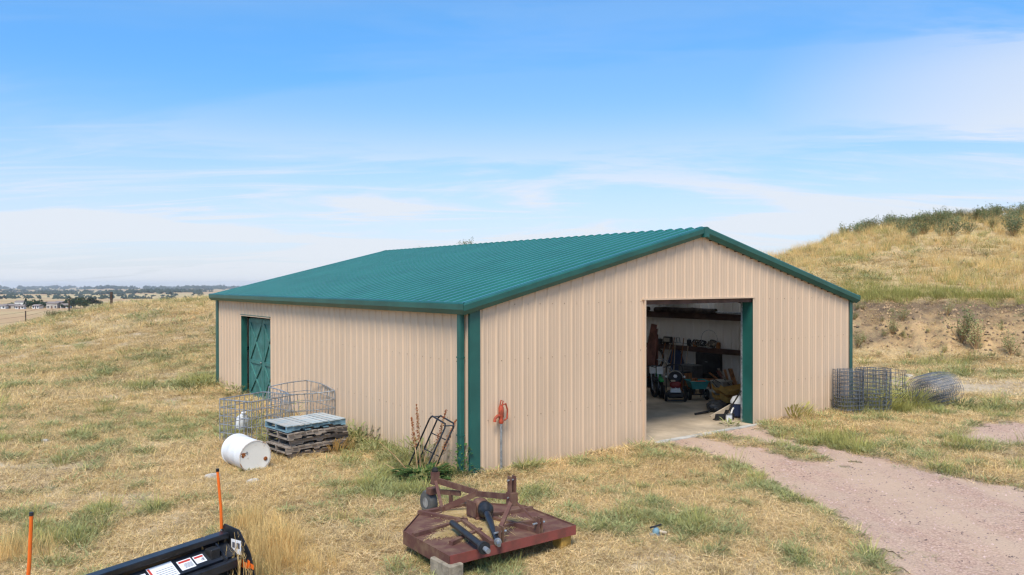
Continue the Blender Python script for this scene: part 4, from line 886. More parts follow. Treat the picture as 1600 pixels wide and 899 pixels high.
# ------------------------------------------------------------------ white drum lying on its side
ez = .285; pe = G(399, 714, ez); ax_ = Vector((.66, -.75, 0)).normalized()
t_ = thing('steel_drum', 'white steel drum with rusty rim lying on its side in dry grass', 'drum', (pe.x, pe.y, 0), 0)
mD = Matrix.Translation((0, 0, ez+.0)) @ Matrix(((-ax_.y, 0, ax_.x), (ax_.x, 0, ax_.y), (0, 1, 0))).to_4x4()
mD = Matrix.Translation((0, 0, ez)) @ ax_.to_track_quat('Z', 'Y').to_matrix().to_4x4()
MB().lathe([(.285, -.86), (.285, -.60), (.290, -.58), (.285, -.56), (.285, -.31), (.290, -.29), (.285, -.27), (.285, -.02)], 40, mD).build('shell', M['white'], t_, True)
MB().lathe([(.285, -.02), (.300, -.012), (.300, .004), (.284, .006)], 40, mD, caps=False).build('front_chime', material('rust_stained_rim', (.62, .58, .52), rough=.7, var=.1, scale=5, col2=(.34, .15, .06), lo=.48, hi=.58), t_, True)
MB().lathe([(.0, -.006), (.14, -.006), (.25, -.005), (.262, -.002), (.284, -.004)], 40, mD, caps=False).build('drum_head', M['pale'], t_, True)
MB().lathe([(.285, -.87), (.300, -.862), (.300, -.85), (.284, -.848)], 40, mD, caps=False).build('rear_chime', M['white'], t_, True)
for (r_, a, s_, mt) in ((.20, -.3, .035, 'rust'), (.19, 2.6, .02, 'rust')):
    m2 = mD @ Matrix.Translation((r_*math.cos(a), r_*math.sin(a), -.003)); b_ = MB().lathe([(s_, 0), (s_*1.1, .006), (s_*.8, .014)], 12, m2).build('bung', M['rust' if s_ > .03 else 'galv'], t_)
poly = [(.045*random.uniform(.6, 1.5)*math.cos(a), .04*random.uniform(.6, 1.5)*math.sin(a)) for a in np.linspace(0, 2*math.pi, 14)[:-1]]
MB().prism(poly, 0, .002, mD @ Matrix.Translation((-.22, .06, .0005-.004))).build('rust_patch', M['rust'], t_)
# ------------------------------------------------------------------ small bits lying on the grass
def stone_mesh(seed, s):
    bm = bmesh.new(); bmesh.ops.create_icosphere(bm, subdivisions=2, radius=s); rs = random.Random(seed)
    for q in bm.verts: q.co = Vector((q.co.x*1.2, q.co.y, q.co.z*.5))*rs.uniform(.85, 1.12)
    me = bpy.data.meshes.new('field_stone'); bm.to_mesh(me); bm.free(); me.materials.append(M['stone']); return me
for k, (u, v, s, lb) in enumerate(((332, 749, .12, 'flat pale stone in the grass behind the right orange marker'), (345, 600, .12, 'pale stone at the far left foot of the barn'), (1420, 588, .14, 'pale stone lying on the bare dirt below the cut bank'), (395, 757, .10, 'little flat grey stone in front of the white drum'), (70, 690, .10, 'small flat stone alone in the left meadow'))):
    p = G(u, v, 0); o = link('field_stone', stone_mesh(k, s)); o.location = (p.x, p.y, tz(p.x, p.y)+s*.15); o.rotation_euler = (0, 0, k*1.3); tag(o, lb, 'stone')
p = G(1025, 834, 0)
t_ = thing('lawn_sprinkler', 'small blue grey lawn sprinkler lying in the short dry grass', 'sprinkler', (p.x, p.y, tz(p.x, p.y)+.01), .3)
MB().box((-.09, -.02, 0), (.09, .02, .025)).box((-.02, -.08, 0), (.02, .08, .025)).build('base', M['galv'], t_); MB().lathe([(.045, .025), (.05, .07), (.03, .1)], 12).build('body', M['bluepaint'], t_, True)
MB().tube([(-.09, 0, .11), (.09, .02, .13)], .012, 6).build('arm', M['black'], t_); MB().tube([(.04, 0, .05), (.14, -.05, .03)], .02, 8).build('hose_coupling', M['cream'], t_)
# ------------------------------------------------------------------ yard hydrant
p = B(.63, -.10); t_ = thing('yard_hydrant', 'red handled yard hydrant on a galvanised pipe before the tan wall', 'hydrant', (p.x, p.y, -.05), YAW)
MB().tube([(0, 0, 0), (0, 0, .93)], .022, 10).build('standpipe', M['galv'], t_, True)
MB().lathe([(.03, .93), (.045, .95), (.045, .99), (.035, 1.02), (.05, 1.06), (.05, 1.22), (.03, 1.27)], 12).build('head', M['hydred'], t_, True)
sp_ = MB().tube([(0, 0, 1.07), (-.09, -.01, 1.08), (-.15, -.02, 1.04), (-.155, -.02, .98)], [.03, .03, .028, .03], 10).build('spout', M['hydred'], t_, True)
MB().tube([(0, -.02, 1.27), (.09, -.02, 1.29), (.13, -.02, 1.17), (.12, -.02, 1.02), (.06, -.02, .99)], .016, 8).build('lever_handle', M['hydred'], t_, True)
MB().tube([(.0, 0, 1.22), (.05, 0, 1.34), (.0, 0, 1.36), (-.03, 0, 1.25)], .012, 6, closed=True).build('linkage', M['hydred'], t_, True)
# ------------------------------------------------------------------ black bent frame leaning on the wall
p = B(-.45, .62); t_ = thing('tube_frame', 'black bent tube frame leaning against the tan wall beside the downspout', 'frame', (p.x, p.y, 0), YAW)
A_ = lambda y, z: (.30*z/1.0-.02, y+.18-.35*z, z)
for k, (dx, w_) in enumerate(((0, .60), (-.14, .60))):
    pts = [A_(-w_/2, 0), A_(-w_/2, .86), A_(-w_/2+.05, .93), A_(w_/2-.05, 1.0), A_(w_/2, .94), A_(w_/2, .05)]
    MB().tube([Vector(q)+Vector((dx, .06*k, 0)) for q in pts], .016, 7).build('bent_tube', M['blackpaint'], t_, True)
for z_ in (.32, .62): MB().tube([A_(-.3, z_), A_(.3, z_+.05)], .010, 6).build('cross_rod', M['blackpaint'], t_)
for y_, z_ in ((-.3, .9), (.3, .98)): MB().tube([Vector(A_(y_, z_)), Vector(A_(y_, z_))+Vector((-.14, .06, 0))], .014, 6).build('spacer', M['blackpaint'], t_)
# ------------------------------------------------------------------ rotary cutter
mo = G(703, 871, .27); mr_ = G(899, 823, .27); d = mr_-mo; MRZ = math.atan2(d.y, d.x); MWD = d.length
t_ = thing('rotary_cutter', 'faded maroon tractor rotary cutter with shafts, resting on blocks in the grass', 'rotary cutter', (mo.x, mo.y, 0), MRZ)
W2 = MWD; OUT = [(0, 0), (W2, 0), (W2, 1.12), (W2*.70, 1.75), (W2*.32, 1.75), (0, 1.12)]
zd = .27
MB().prism(OUT, zd-.008, zd).build('deck', M['maroon'], t_)
for i in range(6):
    a, e = OUT[i], OUT[(i+1) % 6]
    A3, E3 = Vector((*a, 0)), Vector((*e, 0)); tn = (E3-A3).normalized(); nrm = Vector((tn.y, -tn.x, 0)); A3 += nrm*.006; E3 += nrm*.006
    hh = .17 if i in (4, 5) else .12
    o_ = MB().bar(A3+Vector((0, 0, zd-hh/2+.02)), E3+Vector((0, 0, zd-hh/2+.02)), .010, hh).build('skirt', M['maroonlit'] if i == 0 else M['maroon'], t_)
# deck stiffeners: raised folded ribs
def rib(a, e, h=.05, w_=.055): MB().add_rib(a, e) if False else MB().bar((a[0], a[1], zd+h/2), (e[0], e[1], zd+h/2), w_, h).build('stiffener', M['maroon'], t_)
rib((.0, .88), (W2*.46, 1.02)); rib((W2*.56, 1.02), (W2, .92)); rib((.22, .34), (W2*.42, .56)); rib((W2*.55, .50), (W2-.25, .40))
rib((W2*.28, 1.70), (W2*.44, .95)); rib((W2*.68, 1.70), (W2*.56, 1.0)); rib((.80, .98), (.62, .03), .06); rib((1.16, .90), (1.38, .03), .06)
rib((W2*.33, 1.66), (W2*.69, 1.66), .04)
# gearbox
XC = 1.12
MB().bbox((XC-.14, .93, zd), (XC+.14, 1.17, zd+.05), .01).build('gearbox_plate', M['maroon'], t_)
MB().box((XC-.15, .94, zd+.05), (XC-.135, 1.16, zd+.25)).build('gearbox_plate', M['maroon'], t_)
gb = MB().lathe([(.13, zd+.05), (.13, zd+.12), (.11, zd+.2), (.08, zd+.25), (.03, zd+.27)], 18, Matrix.Translation((XC, 1.05, 0))).build('gearbox', M['maroon'], t_, True)
for k in range(6): a = k*math.pi/3; MB().lathe([(.014, zd+.05), (.014, zd+.075)], 6, Matrix.Translation((XC+.115*math.cos(a), 1.05+.115*math.sin(a), 0))).build('bolt', M['galv'], gb)
g0 = Vector((XC+.02, .98, zd+.17)); g1 = Vector((.66, -.02, zd+.06))
tdir = (g1-g0).normalized(); qm = tdir.to_track_quat('Z', 'Y').to_matrix().to_4x4()
MB().lathe([(.06, 0), (.09, .03), (.108, .12), (.10, .17), (.065, .22), (.05, .26)], 18, Matrix.Translation(g0) @ qm, caps=True).build('shaft_shield', M['black'], t_, True)
MB().tube([g0+tdir*.22, g0+tdir*.55, g0+tdir*.57, g1], [.045, .045, .038, .038], 12).build('drive_shaft', M['blackpaint'], t_, True)
MB().tube([g1, g1+tdir*.03, g1+tdir*.03, g1+tdir*.11], [.046, .045, .024, .024], 12).build('shaft_yoke', M['galv'], t_, True)
# hitch mast
mx_ = 1.15; my_ = .36
for dx in (-.035, .035): MB().box((mx_+dx-.008, my_-.04, .66), (mx_+dx+.008, my_+.04, .97)).build('mast_plate', M['maroon'], t_)
MB().box((mx_-.05, my_-.06, .60), (mx_+.05, my_+.06, .76)).build('mast_block', M['maroon'], t_)
for z_ in (.70, .92): MB().tube([(mx_-.07, my_, z_), (mx_+.07, my_, z_)], .012, 6).build('bolt', M['galv'], t_)
MB().bar((mx_-.02, my_-.02, .66), (.76, .12, .36), .055, .02).build('lift_strut', M['maroon'], t_)
MB().bar((mx_+.02, my_-.02, .66), (1.36, .10, .40), .04, .018).build('lift_strut', M['maroon'], t_)
for xx in (.76, 1.36):
    lg = MB().box((xx-.03, .02, zd), (xx-.018, .13, zd+.20)).box((xx+.018, .02, zd), (xx+.03, .13, zd+.20)).build('hitch_lug', M['maroon'], t_)
    MB().tube([(xx-.09, .07, zd+.13), (xx+.09, .07, zd+.13)], .014, 8).build('hitch_pin', M['galv'], lg)
# long back braces, tail arm and tail wheel
PT, SL, GT, MT = (1.03, 2.10, .60), (.84, 1.58, .31), (1.19, 1.25, .54), (mx_, my_, .70)
MB().bar(MT, GT, .022, .075).build('back_brace', M['maroon'], t_)
MB().bar(GT, SL, .022, .075).build('back_brace', M['maroon'], t_)
MB().bar((PT[0]+.03, PT[1]-.05, PT[2]-.03), (GT[0]+.012, GT[1], GT[2]+.01), .022, .085).build('back_brace', M['maroon'], t_)
MB().bar(PT, SL, .045, .018).build('tail_strut', M['maroon'], t_)
MB().box((SL[0]-.03, SL[1]-.04, zd), (SL[0]+.03, SL[1]+.04, SL[2]+.04)).build('strut_lug', M['maroon'], t_)
MB().bar((1.10, 2.30, .36), (1.16, 1.62, .47), .03, .07).build('tail_arm', M['maroon'], t_)
MB().bar((1.14, 1.84, .46), (1.14, 1.84, .27), .05, .03, up=(0, 1, 0)).build('arm_plate', M['maroon'], t_)
MB().box((.98, 2.05, .52), (1.08, 2.14, .70)).build('tail_post', M['maroon'], t_); MB().lathe([(.045, 0), (.05, .02), (.03, .06)], 10, Matrix.Translation((1.03, 2.1, .70))).build('post_cap', M['rubber'], t_)
MB().box((1.02, 2.22, .33), (1.18, 2.34, .42)).build('wheel_fork', M['maroon'], t_)
m = Matrix.Translation((1.10, 2.40, .18)) @ Matrix.Rotation(math.pi/2, 4, 'Y')
wh = MB().lathe([(.08, -.06), (.16, -.06), (.18, -.03), (.18, .03), (.16, .06), (.08, .06)], 20, m).build('tail_wheel', material('grey_worn_rubber', (.10, .10, .095), rough=.9), t_, True); MB().lathe([(.075, -.062), (.075, .062)], 12, m).build('rim', M['galv'], wh)
# straw caught on the deck
def blade(mb, p, d, L_, w_, curve, n=2, mi=0):
    p = Vector(p); d = Vector(d).normalized(); side = d.cross(Vector((0, 0, 1))); side = side if side.length > .05 else Vector((1, 0, 0)); side.normalize(); side.rotate(Matrix.Rotation(random.uniform(-.9, .9), 3, 'Z'))
    vs = []; fs = []; q = p.copy()
    for i in range(n+1):
        f_ = i/n; ww = w_*(1-f_*.85)
        vs += [q-side*ww/2, q+side*ww/2]
        d = (d+Vector(curve)/n).normalized(); q = q+d*(L_/n)
    fs = [(2*i, 2*i+1, 2*i+3, 2*i+2) for i in range(n)]; mb.add(vs, fs, mi)
mb = MB()
for cx, cy, sx, sy, n in [(a, b_, c_, d_, int(n*3.2)) for a, b_, c_, d_, n in ((.75, .98, .28, .10, 900), (1.2, .68, .24, .18, 900), (.85, .5, .16, .22, 500), (.5, .72, .28, .07, 500), (1.0, 1.38, .26, .12, 900), (.6, .42, .2, .05, 250))]:
    for k in range(n):
        p = (random.gauss(cx, sx*.5), random.gauss(cy, sy*.5), zd+random.uniform(.002, .03)); a = random.uniform(0, 6.28)
        blade(mb, p, (math.cos(a), math.sin(a), random.uniform(-.02, .12)), random.uniform(.05, .15), .008, (0, 0, -.15), 1, random.randint(0, 1))
tag(mb.build('caught_straw', [M['straw'], M['straw2']], t_), kind='stuff')
# the loose shaft lying across the deck
def mloc(x, y, z): return Vector((mo.x+math.cos(MRZ)*x-math.sin(MRZ)*y, mo.y+math.sin(MRZ)*x+math.cos(MRZ)*y, z))
a3, e3 = mloc(.62, .92, zd+.085), mloc(.44, -.02, zd+.085)
a3, e3 = G(706, 817, zd+.12), G(752, 853, zd+.10)
t2 = thing('loose_drive_shaft', 'black plastic covered drive shaft lying loose across the cutter deck', 'drive shaft', (a3.x, a3.y, 0), 0)
a0 = Vector((0, 0, a3.z)); e0_ = e3-a3; e0_.z = e3.z; tv = (e0_-a0).normalized()
MB().tube([a0, a0+tv*.02, e0_], [.036, .041, .041], 14).build('tube_cover', M['black'], t2, True)
MB().lathe([(.043, 0), (.072, .06), (.075, .11)], 16, Matrix.Translation(e0_-tv*.02) @ tv.to_track_quat('Z', 'Y').to_matrix().to_4x4(), caps=True).build('bell_shield', M['black'], t2, True)
MB().tube([e0_+tv*.1, e0_+tv*.20], .03, 8).build('yoke', M['galv'], t2)
# blocks under the cutter
o = MB().bbox((-.10, -.21, 0), (.10, .21, .22), .012).build('concrete_block', M['block']); p = mloc(.04, .14, -.03); o.location = p; o.rotation_euler = (0, 0, MRZ+.05); tag(o, 'grey concrete block propping the near left corner of the rotary cutter', 'block')
o = MB().bbox((-.09, -.09, 0), (.09, .09, .2), .012).build('timber_block', M['yellowblock']); p = mloc(W2-.13, .12, -.03); o.location = p; o.rotation_euler = (0, 0, MRZ+.1); tag(o, 'short yellowish timber block under the right end of the rotary cutter', 'block')

# ------------------------------------------------------------------ snow plow with markers
ER = G(352, 832, .74); pd = Vector((-1.05, -1.69, 0)).normalized(); pn = Vector((-pd.y, pd.x, 0)); pn = pn if pn.x > 0 else -pn
PRZ = math.atan2(pd.y, pd.x); PL_ = 2.02
# local x runs along the blade toward the near end, local y toward the camera side
t_ = thing('snow_plow_blade', 'black snow plow blade with white warning stickers, lying in tall golden grass', 'snow plow', (ER.x, ER.y, 0), PRZ)
ys = 1 if (Matrix.Rotation(PRZ, 3, 'Z') @ Vector((0, 1, 0))).dot(pn) > 0 else -1
def Pb(x, y, z): return Vector((x, ys*y, z))
# curved mouldboard (hollow side away from the camera)
sec = [(.10, .02), (.00, .14), (-.05, .32), (-.04, .52), (.02, .70)]
mb = MB(); vs = []
for x in (0.02, PL_):
    for y, z in sec: vs.append(Pb(x, y, z))
    for y, z in reversed(sec): vs.append(Pb(x, y-.012, z))
n = len(sec)*2
mb.add(vs, [tuple(range(n)), tuple(range(2*n-1, n-1, -1))]+[(i, n+i, n+(i+1) % n, (i+1) % n) for i in range(n)]); mb.build('mouldboard', M['blackpaint'], t_)
def pbox(name, lo, hi, mat_, par=None, bv=.006):
    return MB().bbox((lo[0], min(ys*lo[1], ys*hi[1]), lo[2]), (hi[0], max(ys*lo[1], ys*hi[1]), hi[2]), bv).build(name, mat_, par or t_)
pbox('top_rail', (.02, -.03, .70), (PL_, .09, .76), M['blackpaint'])
pbox('lower_beam', (.02, .225, .44), (PL_, .30, .53), M['blackpaint'])
# sloping sticker shelf between the rails
mb = MB(); vs = [Pb(x, y, z) for x in (.02, PL_) for y, z in ((.05, .655), (.22, .55), (.21, .52), (.04, .625))]
mb.add(vs, [(0, 1, 2, 3), (7, 6, 5, 4), (0, 4, 5, 1), (1, 5, 6, 2), (2, 6, 7, 3), (3, 7, 4, 0)]); shelf = mb.build('back_plate', M['blackpaint'], t_)
for x in (.17, 1.22, 1.6):
    mb = MB(); sec2 = [(.0, .69), (.08, .69), (.26, .56), (.28, .30), (.10, .06), (.0, .16)]
    vs = [Pb(x+dx, y, z) for dx in (0, .02) for y, z in sec2]; k = len(sec2)
    mb.add(vs, [tuple(range(k)), tuple(range(2*k-1, k-1, -1))]+[(i, (i+1) % k, k+(i+1) % k, k+i) for i in range(k)]); mb.build('gusset', M['blackpaint'], t_)
# end plate
EP = [(-.12, .0), (-.12, .70), (-.02, .83), (.22, .80), (.40, .58), (.48, .30), (.48, .0)]
mb = MB(); vs = [Pb(dx, y, z) for dx in (-.012, .0) for y, z in EP]; k = len(EP)
mb.add(vs, [tuple(range(k-1, -1, -1)), tuple(range(k, 2*k))]+[(i, (i+1) % k, k+(i+1) % k, k+i) for i in range(k)]); ep = mb.build('end_plate', M['blackpaint'], t_)
mb = MB(); vs = [Pb(dx+PL_+.012, y, z) for dx in (-.012, .0) for y, z in EP]
mb.add(vs, [tuple(range(k-1, -1, -1)), tuple(range(k, 2*k))]+[(i, (i+1) % k, k+(i+1) % k, k+i) for i in range(k)]); mb.build('end_plate', M['blackpaint'], t_)
# stickers on the back plate (they follow its slope)
e_u = Vector((1, 0, 0)); e_v = (Pb(0, .05, .655)-Pb(0, .22, .55)).normalized(); e_n = e_u.cross(e_v); e_n = e_n if e_n.z > 0 else -e_n
def sticker(x0, x1, a0_, a1_, band, par=shelf):
    o0 = Pb(0, .22, .55)
    def q(x, a, h): return o0+e_u*x+e_v*a+e_n*h
    def slab(name, xa, xb, aa, ab, h, mat_, p_):
        mb = MB(); vs = [q(xa, aa, h-.001), q(xb, aa, h-.001), q(xb, ab, h-.001), q(xa, ab, h-.001), q(xa, aa, h), q(xb, aa, h), q(xb, ab, h), q(xa, ab, h)]
        mb.add(vs, [(0, 3, 2, 1), (4, 5, 6, 7), (0, 1, 5, 4), (1, 2, 6, 5), (2, 3, 7, 6), (3, 0, 4, 7)]); return mb
    slab('s', x0, x1, a0_, a1_, .003, None, None).build('sticker', M['decal'], par)
    mb = slab('s', x0+(x1-x0)*.08, x1-(x1-x0)*.08, a1_-.035, a1_-.012, .0045, None, None) if band == 'top' else slab('s', x1-.028, x1-.006, a0_+.01, a1_-.01, .0045, None, None)
    mb.build('sticker_band', M['decalred'], par)
    mb = MB(); nl = 5
    for i in range(nl):
        aa = a0_+.02+(a1_-a0_-.065)*i/nl; xe = x1-.04-random.uniform(0, .05)
        m_ = slab('l', x0+.015, xe, aa, aa+.004, .0045, None, None); mb.add(m_.v, m_.f)
    mb.build('sticker_print', M['decalblack'], par)
sticker(.36, .48, .05, .15, 'top'); sticker(.50, .66, .03, .155, 'top'); sticker(.70, .97, .005, .19, 'side'); sticker(1.0, 1.18, .02, .15, 'top')
pbox('bracket_box', (.21, .08, .56), (.32, .19, .67), M['black'])
# sticker and orange marking on the inner face of the end plate (faces the near end of the blade)
def eslab(y0, y1, z0, z1, h, mat_, name, sk=0.0):
    mb = MB(); vs = [Pb(-.012-h, y, z) for y, z in ((y0, z0+sk), (y1, z0), (y1, z1), (y0, z1+sk))]+[Pb(-.012, y, z) for y, z in ((y0, z0+sk), (y1, z0), (y1, z1), (y0, z1+sk))]
    vs2 = [Pb(h, y, z) for y, z in ((y0, z0+sk), (y1, z0), (y1, z1), (y0, z1+sk))]+[Pb(.0, y, z) for y, z in ((y0, z0+sk), (y1, z0), (y1, z1), (y0, z1+sk))]
    mb.add(vs2, [(0, 1, 2, 3), (7, 6, 5, 4), (0, 4, 5, 1), (1, 5, 6, 2), (2, 6, 7, 3), (3, 7, 4, 0)]); return mb.build(name, mat_, ep)
eslab(.10, .26, .54, .69, .003, M['decal'], 'sticker'); eslab(.12, .16, .60, .66, .0045, M['decalblack'], 'sticker_print'); eslab(.19, .24, .60, .66, .0045, M['decalblack'], 'sticker_print')
for i, (a, e, zl, zh) in enumerate(((.06, .12, .40, .46), (.13, .17, .39, .49), (.18, .25, .40, .46), (.26, .29, .41, .49), (.30, .36, .41, .47), (.365, .40, .42, .50), (.41, .46, .42, .47))): eslab(a, e, zl, zh, .003, M['orange'], 'orange_lettering', .01)
# marker rods on both ends
for k, (x, lab) in enumerate(((.0, None), (PL_, None))):
    base_ = Pb(x, -.06, .62)
    wt = AT(340, 737, ER.y) if k == 0 else AT(49, 806, (ER+pd*PL_).y)
    top_ = Matrix.Rotation(-PRZ, 3, 'Z') @ (wt-Vector((ER.x, ER.y, 0)))
    md = base_.lerp(top_, .5)+Vector((.0, .02, .0))
    rod = MB().tube([base_, base_.lerp(top_, .22)+Vector((0, .01, 0))], .010, 7).build('marker_rod', M['galv'], t_)
    MB().tube([base_.lerp(top_, .2)+Vector((0, .01, 0)), md, top_], [.017, .016, .015], 8).build('marker_sleeve', M['orange'], rod, True)
    MB().lathe([(.018, 0), (.018, .03)], 8, Matrix.Translation(top_)).build('marker_cap', M['black'], rod)

# ------------------------------------------------------------------ rolls of wire fencing
def wire_roll(label, loc, rz, r, h, layers, nv, nh, rot=None, wob=.03):
    t_ = thing('wire_fence_roll', label, 'fence roll', loc, rz, 'rolls of wire fencing beside the barn')
    if rot: t_.rotation_euler = rot
    for k in range(layers):
        rk_ = r*(1-.17*k); ph = random.uniform(0, 6); ox, oy = random.uniform(-.03, .03), random.uniform(-.03, .03)
        mb = MB()
        def P(a, z): q = rk_*(1+wob*math.sin(2*a+ph)+wob*.6*math.sin(5*a+z*3+ph)); return (ox+q*math.cos(a), oy+q*math.sin(a), z+.012*math.sin(3*a+ph))
        for i in range(nh):
            z = .02+(h-.04)*i/(nh-1); mb.tube([P(a, z) for a in np.linspace(0, 2*math.pi, 27)[:-1]], .0052, 3, closed=True)
        for j in range(nv):
            a = 2*math.pi*(j+random.uniform(-.1, .1))/nv; mb.tube([P(a, z) for z in (0, h*.5, h)], .0045, 3, cap=False)
        mb.build('wire_layer', M['wire'], t_)
    return t_
p1 = B(11.80, -.45); wire_roll('upright roll of grey wire fencing against the right corner of the barn', (p1.x, p1.y, 0), 0, .39, 1.14, 3, 26, 12)
p2 = B(12.48, -.78); wire_roll('upright roll of grey wire fencing just right of the barn corner, outer of the two', (p2.x, p2.y, 0), 1, .43, 1.16, 3, 26, 12)
p3 = B(13.45, -.70); wire_roll('loose thin coil of wire fencing half hidden in grass behind the upright rolls', (p3.x, p3.y, 0), 1, .42, 1.05, 1, 26, 10, wob=.09)
p4 = G(1484, 632); wire_roll('roll of wire fencing lying on its side in the grass', (p4.x-.0, p4.y+.2, .44), 0, .47, 1.55, 4, 28, 12, rot=(R(90), 0, R(-48)), wob=.05)

# ------------------------------------------------------------------ plants
def leafy(mb, n, r, h, lmin, lmax, wr, mi=0, up=.6):
    for k in range(n):
        a = random.uniform(0, 6.28); rr_ = r*math.sqrt(random.random())*.5; z = h*random.random()**1.4*.6
        L_ = random.uniform(lmin, lmax); d = Vector((math.cos(a), math.sin(a), up+random.uniform(-.2, .5)))
        blade3(mb, (rr_*math.cos(a), rr_*math.sin(a), z), d, L_, L_*wr, mi)
def blade3(mb, p, d, L_, w_, mi):
    p = Vector(p); d = Vector(d).normalized(); s = d.cross(Vector((0, 0, 1))).normalized(); vs = [p]; q = p.copy(); rows = []
    for f_, ww in ((.3, .8), (.65, 1.0), (1.0, .0)):
        d2 = (d+Vector((0, 0, -.9*f_))).normalized(); q = p+d*L_*f_+Vector((0, 0, -.35*L_*f_*f_))
        rows.append((q, ww*w_/2))
    vs += [rows[0][0]-s*rows[0][1], rows[0][0]+s*rows[0][1], rows[1][0]-s*rows[1][1], rows[1][0]+s*rows[1][1], rows[2][0]]
    mb.add(vs, [(0, 1, 2), (1, 3, 4, 2), (3, 5, 4)], mi)
# curly dock clump with dead seed stalks
p = G(660, 748); t_ = thing('dock_plant', 'curly dock with dark green leaves and tall rusty seed stalks before the corner', 'weed plant', (p.x, p.y, 0), 0)
mb = MB(); leafy(mb, 170, .75, .25, .16, .32, .32, up=.6); mb.build('leaves', M['leaf'], t_)
for (u0, v0, u1, v1, sd_) in ((657, 738, 651, 632, 1), (653, 738, 643, 652, 1), (672, 738, 697, 640, 1), (675, 742, 713, 655, 1), (640, 739, 592, 690, 0), (628, 742, 600, 724, 0), (664, 736, 660, 690, 0)):
    a = G(u0, v0, .05); a.z = .05; Yb = a.y+.05; e = AT(u1, v1, Yb+.25); md = (a+e)/2+Vector((random.uniform(-.03, .03), 0, .02))
    loc = Vector((p.x, p.y, 0)); st = MB().tube([a-loc, md-loc, e-loc], [.011, .009, .005], 5).build('stalk', M['stem'], t_)
    if sd_:
        mb = MB()
        for k in range(150):
            f_ = random.uniform(.45, 1.0); q = a.lerp(e, f_)-loc+Vector([random.gauss(0, .018*(1.25-f_)*1.6) for _ in range(3)])
            s = random.uniform(.008, .016); mb.box((-s/2, -s/2, -s/2), (s/2, s/2, s/2), Matrix.Translation(q) @ Matrix.Rotation(random.uniform(0, 3), 4, 'X') @ Matrix.Rotation(random.uniform(0, 3), 4, 'Z'))
        mb.build('seed_head', M['seed'], st)
def weed(label, u, v, n, r, h, lmin, lmax, wr, mat_, name='green_weed', cat='weed', p=None, up=.8):
    q = p or G(u, v); mb = MB(); leafy(mb, n, r, h, lmin, lmax, wr, up=up); o = mb.build(name, mat_); o.location = (q.x, q.y, tz(q.x, q.y)); return tag(o, label, cat)
weed('small blue green thistle climbing beside the downspout foot', 0, 0, 150, .32, .95, .05, .12, .4, M['leaf'], 'thistle_plant', 'thistle', p=B(-.16, .02))
weed('green weed clump growing at the far left corner of the barn', 318, 606, 240, 1.3, .5, .18, .40, .10, M['lime'])
weed('grey green weed clump at the foot of the side doors', 368, 617, 260, 1.3, .6, .1, .24, .22, M['gweed'])
weed('green weed between the wire cage and the pallets', 425, 705, 200, .6, .65, .1, .24, .25, M['gweed'])
weed('tall thin weed growing inside the square wire cage', 400, 680, 170, .45, 1.0, .08, .2, .16, M['gweed'])
weed('green weeds at the right end of the pallet stack', 560, 690, 300, 1.0, .55, .14, .32, .14, M['gweed'])
weed('dry straw tuft before the pallet stack', 527, 706, 260, .6, .3, .2, .45, .05, M['tallstraw'], 'dry_grass_tuft', 'grass tuft', up=1.8)
weed('thin tall weed standing inside the bent wire cage', 0, 0, 150, .4, 1.1, .08, .18, .15, M['gweed'], p=B(-.8, 6.1))
weed('low green weed beside the hydrant pipe', 770, 742, 60, .5, .15, .08, .18, .2, M['gweed'])
weed('bushy green weed growing among the upright wire rolls', 1400, 622, 380, 1.3, .8, .15, .42, .1, M['lime'])
weed('yellow green grass clump against the right end of the front wall', 1240, 652, 300, 1.0, .35, .2, .5, .06, M['lime'], 'grass_clump', 'grass clump', up=1.5)
weed('tall green weed tuft before the corner wire roll', 1322, 640, 260, .9, .45, .2, .5, .06, M['lime'], 'grass_clump', 'grass clump', up=1.5)
weed('tall green weed tuft before the outer upright wire roll', 1375, 641, 320, 1.1, .6, .2, .55, .07, M['lime'], 'grass_clump', 'grass clump', up=1.5)
weed('green weed tuft between the upright rolls and the lying roll', 1424, 638, 320, 1.1, .55, .2, .5, .07, M['lime'], 'grass_clump', 'grass clump', up=1.4)
weed('low green weed tuft under the far end of the lying wire roll', 1500, 636, 200, .9, .3, .15, .35, .08, M['gweed'], 'grass_clump', 'grass clump', up=1.2)
weed('tangle of green weeds at the wall beside the leaning black frame', 0, 0, 320, 1.1, .7, .12, .3, .14, M['gweed'], 'green_weed', 'weed', p=B(-.3, 1.15))
weed('small green plant on the slab edge beside the door jamb', 0, 0, 90, .45, .2, .08, .2, .2, M['gweed'], p=B(7.7, .25))
# fallen pale stalks beside the rolls
p = G(1335, 641); t_ = thing('pale_stalks', 'bundle of pale grey dead stalks fallen before the wire rolls', 'stalks', (p.x, p.y, 0), 0)
for k in range(7): MB().tube([(random.uniform(-.3, .1), 0, .03), (random.uniform(.0, .35), .05, random.uniform(.25, .5))], .010, 4).build('stalk', M['tubgrey'], t_)

mb = MB()
for k in range(150):
    u = random.gauss(392, 26) if k % 3 else random.uniform(285, 400); v = random.uniform(905, 960); q = G(u, v); q.z = 0; h__ = random.uniform(.35, .85)
    d = Vector((random.uniform(-.12, .12), random.uniform(-.1, .1), 1)); e = q+d*h__; mb.tube([q, q+d*h__*.6, e+Vector((random.uniform(-.05, .05), 0, -.02))], [.0045, .0035, .002], 3, cap=False)
    for j in range(7):
        f_ = random.uniform(.75, 1.0); blade(mb, q+d*h__*f_, (random.uniform(-.4, .4), random.uniform(-.4, .4), 1), random.uniform(.03, .07), .007, (0, 0, -.2), 1)
tag(mb.build('tall_seed_stalks', M['tallstraw']), kind='stuff')

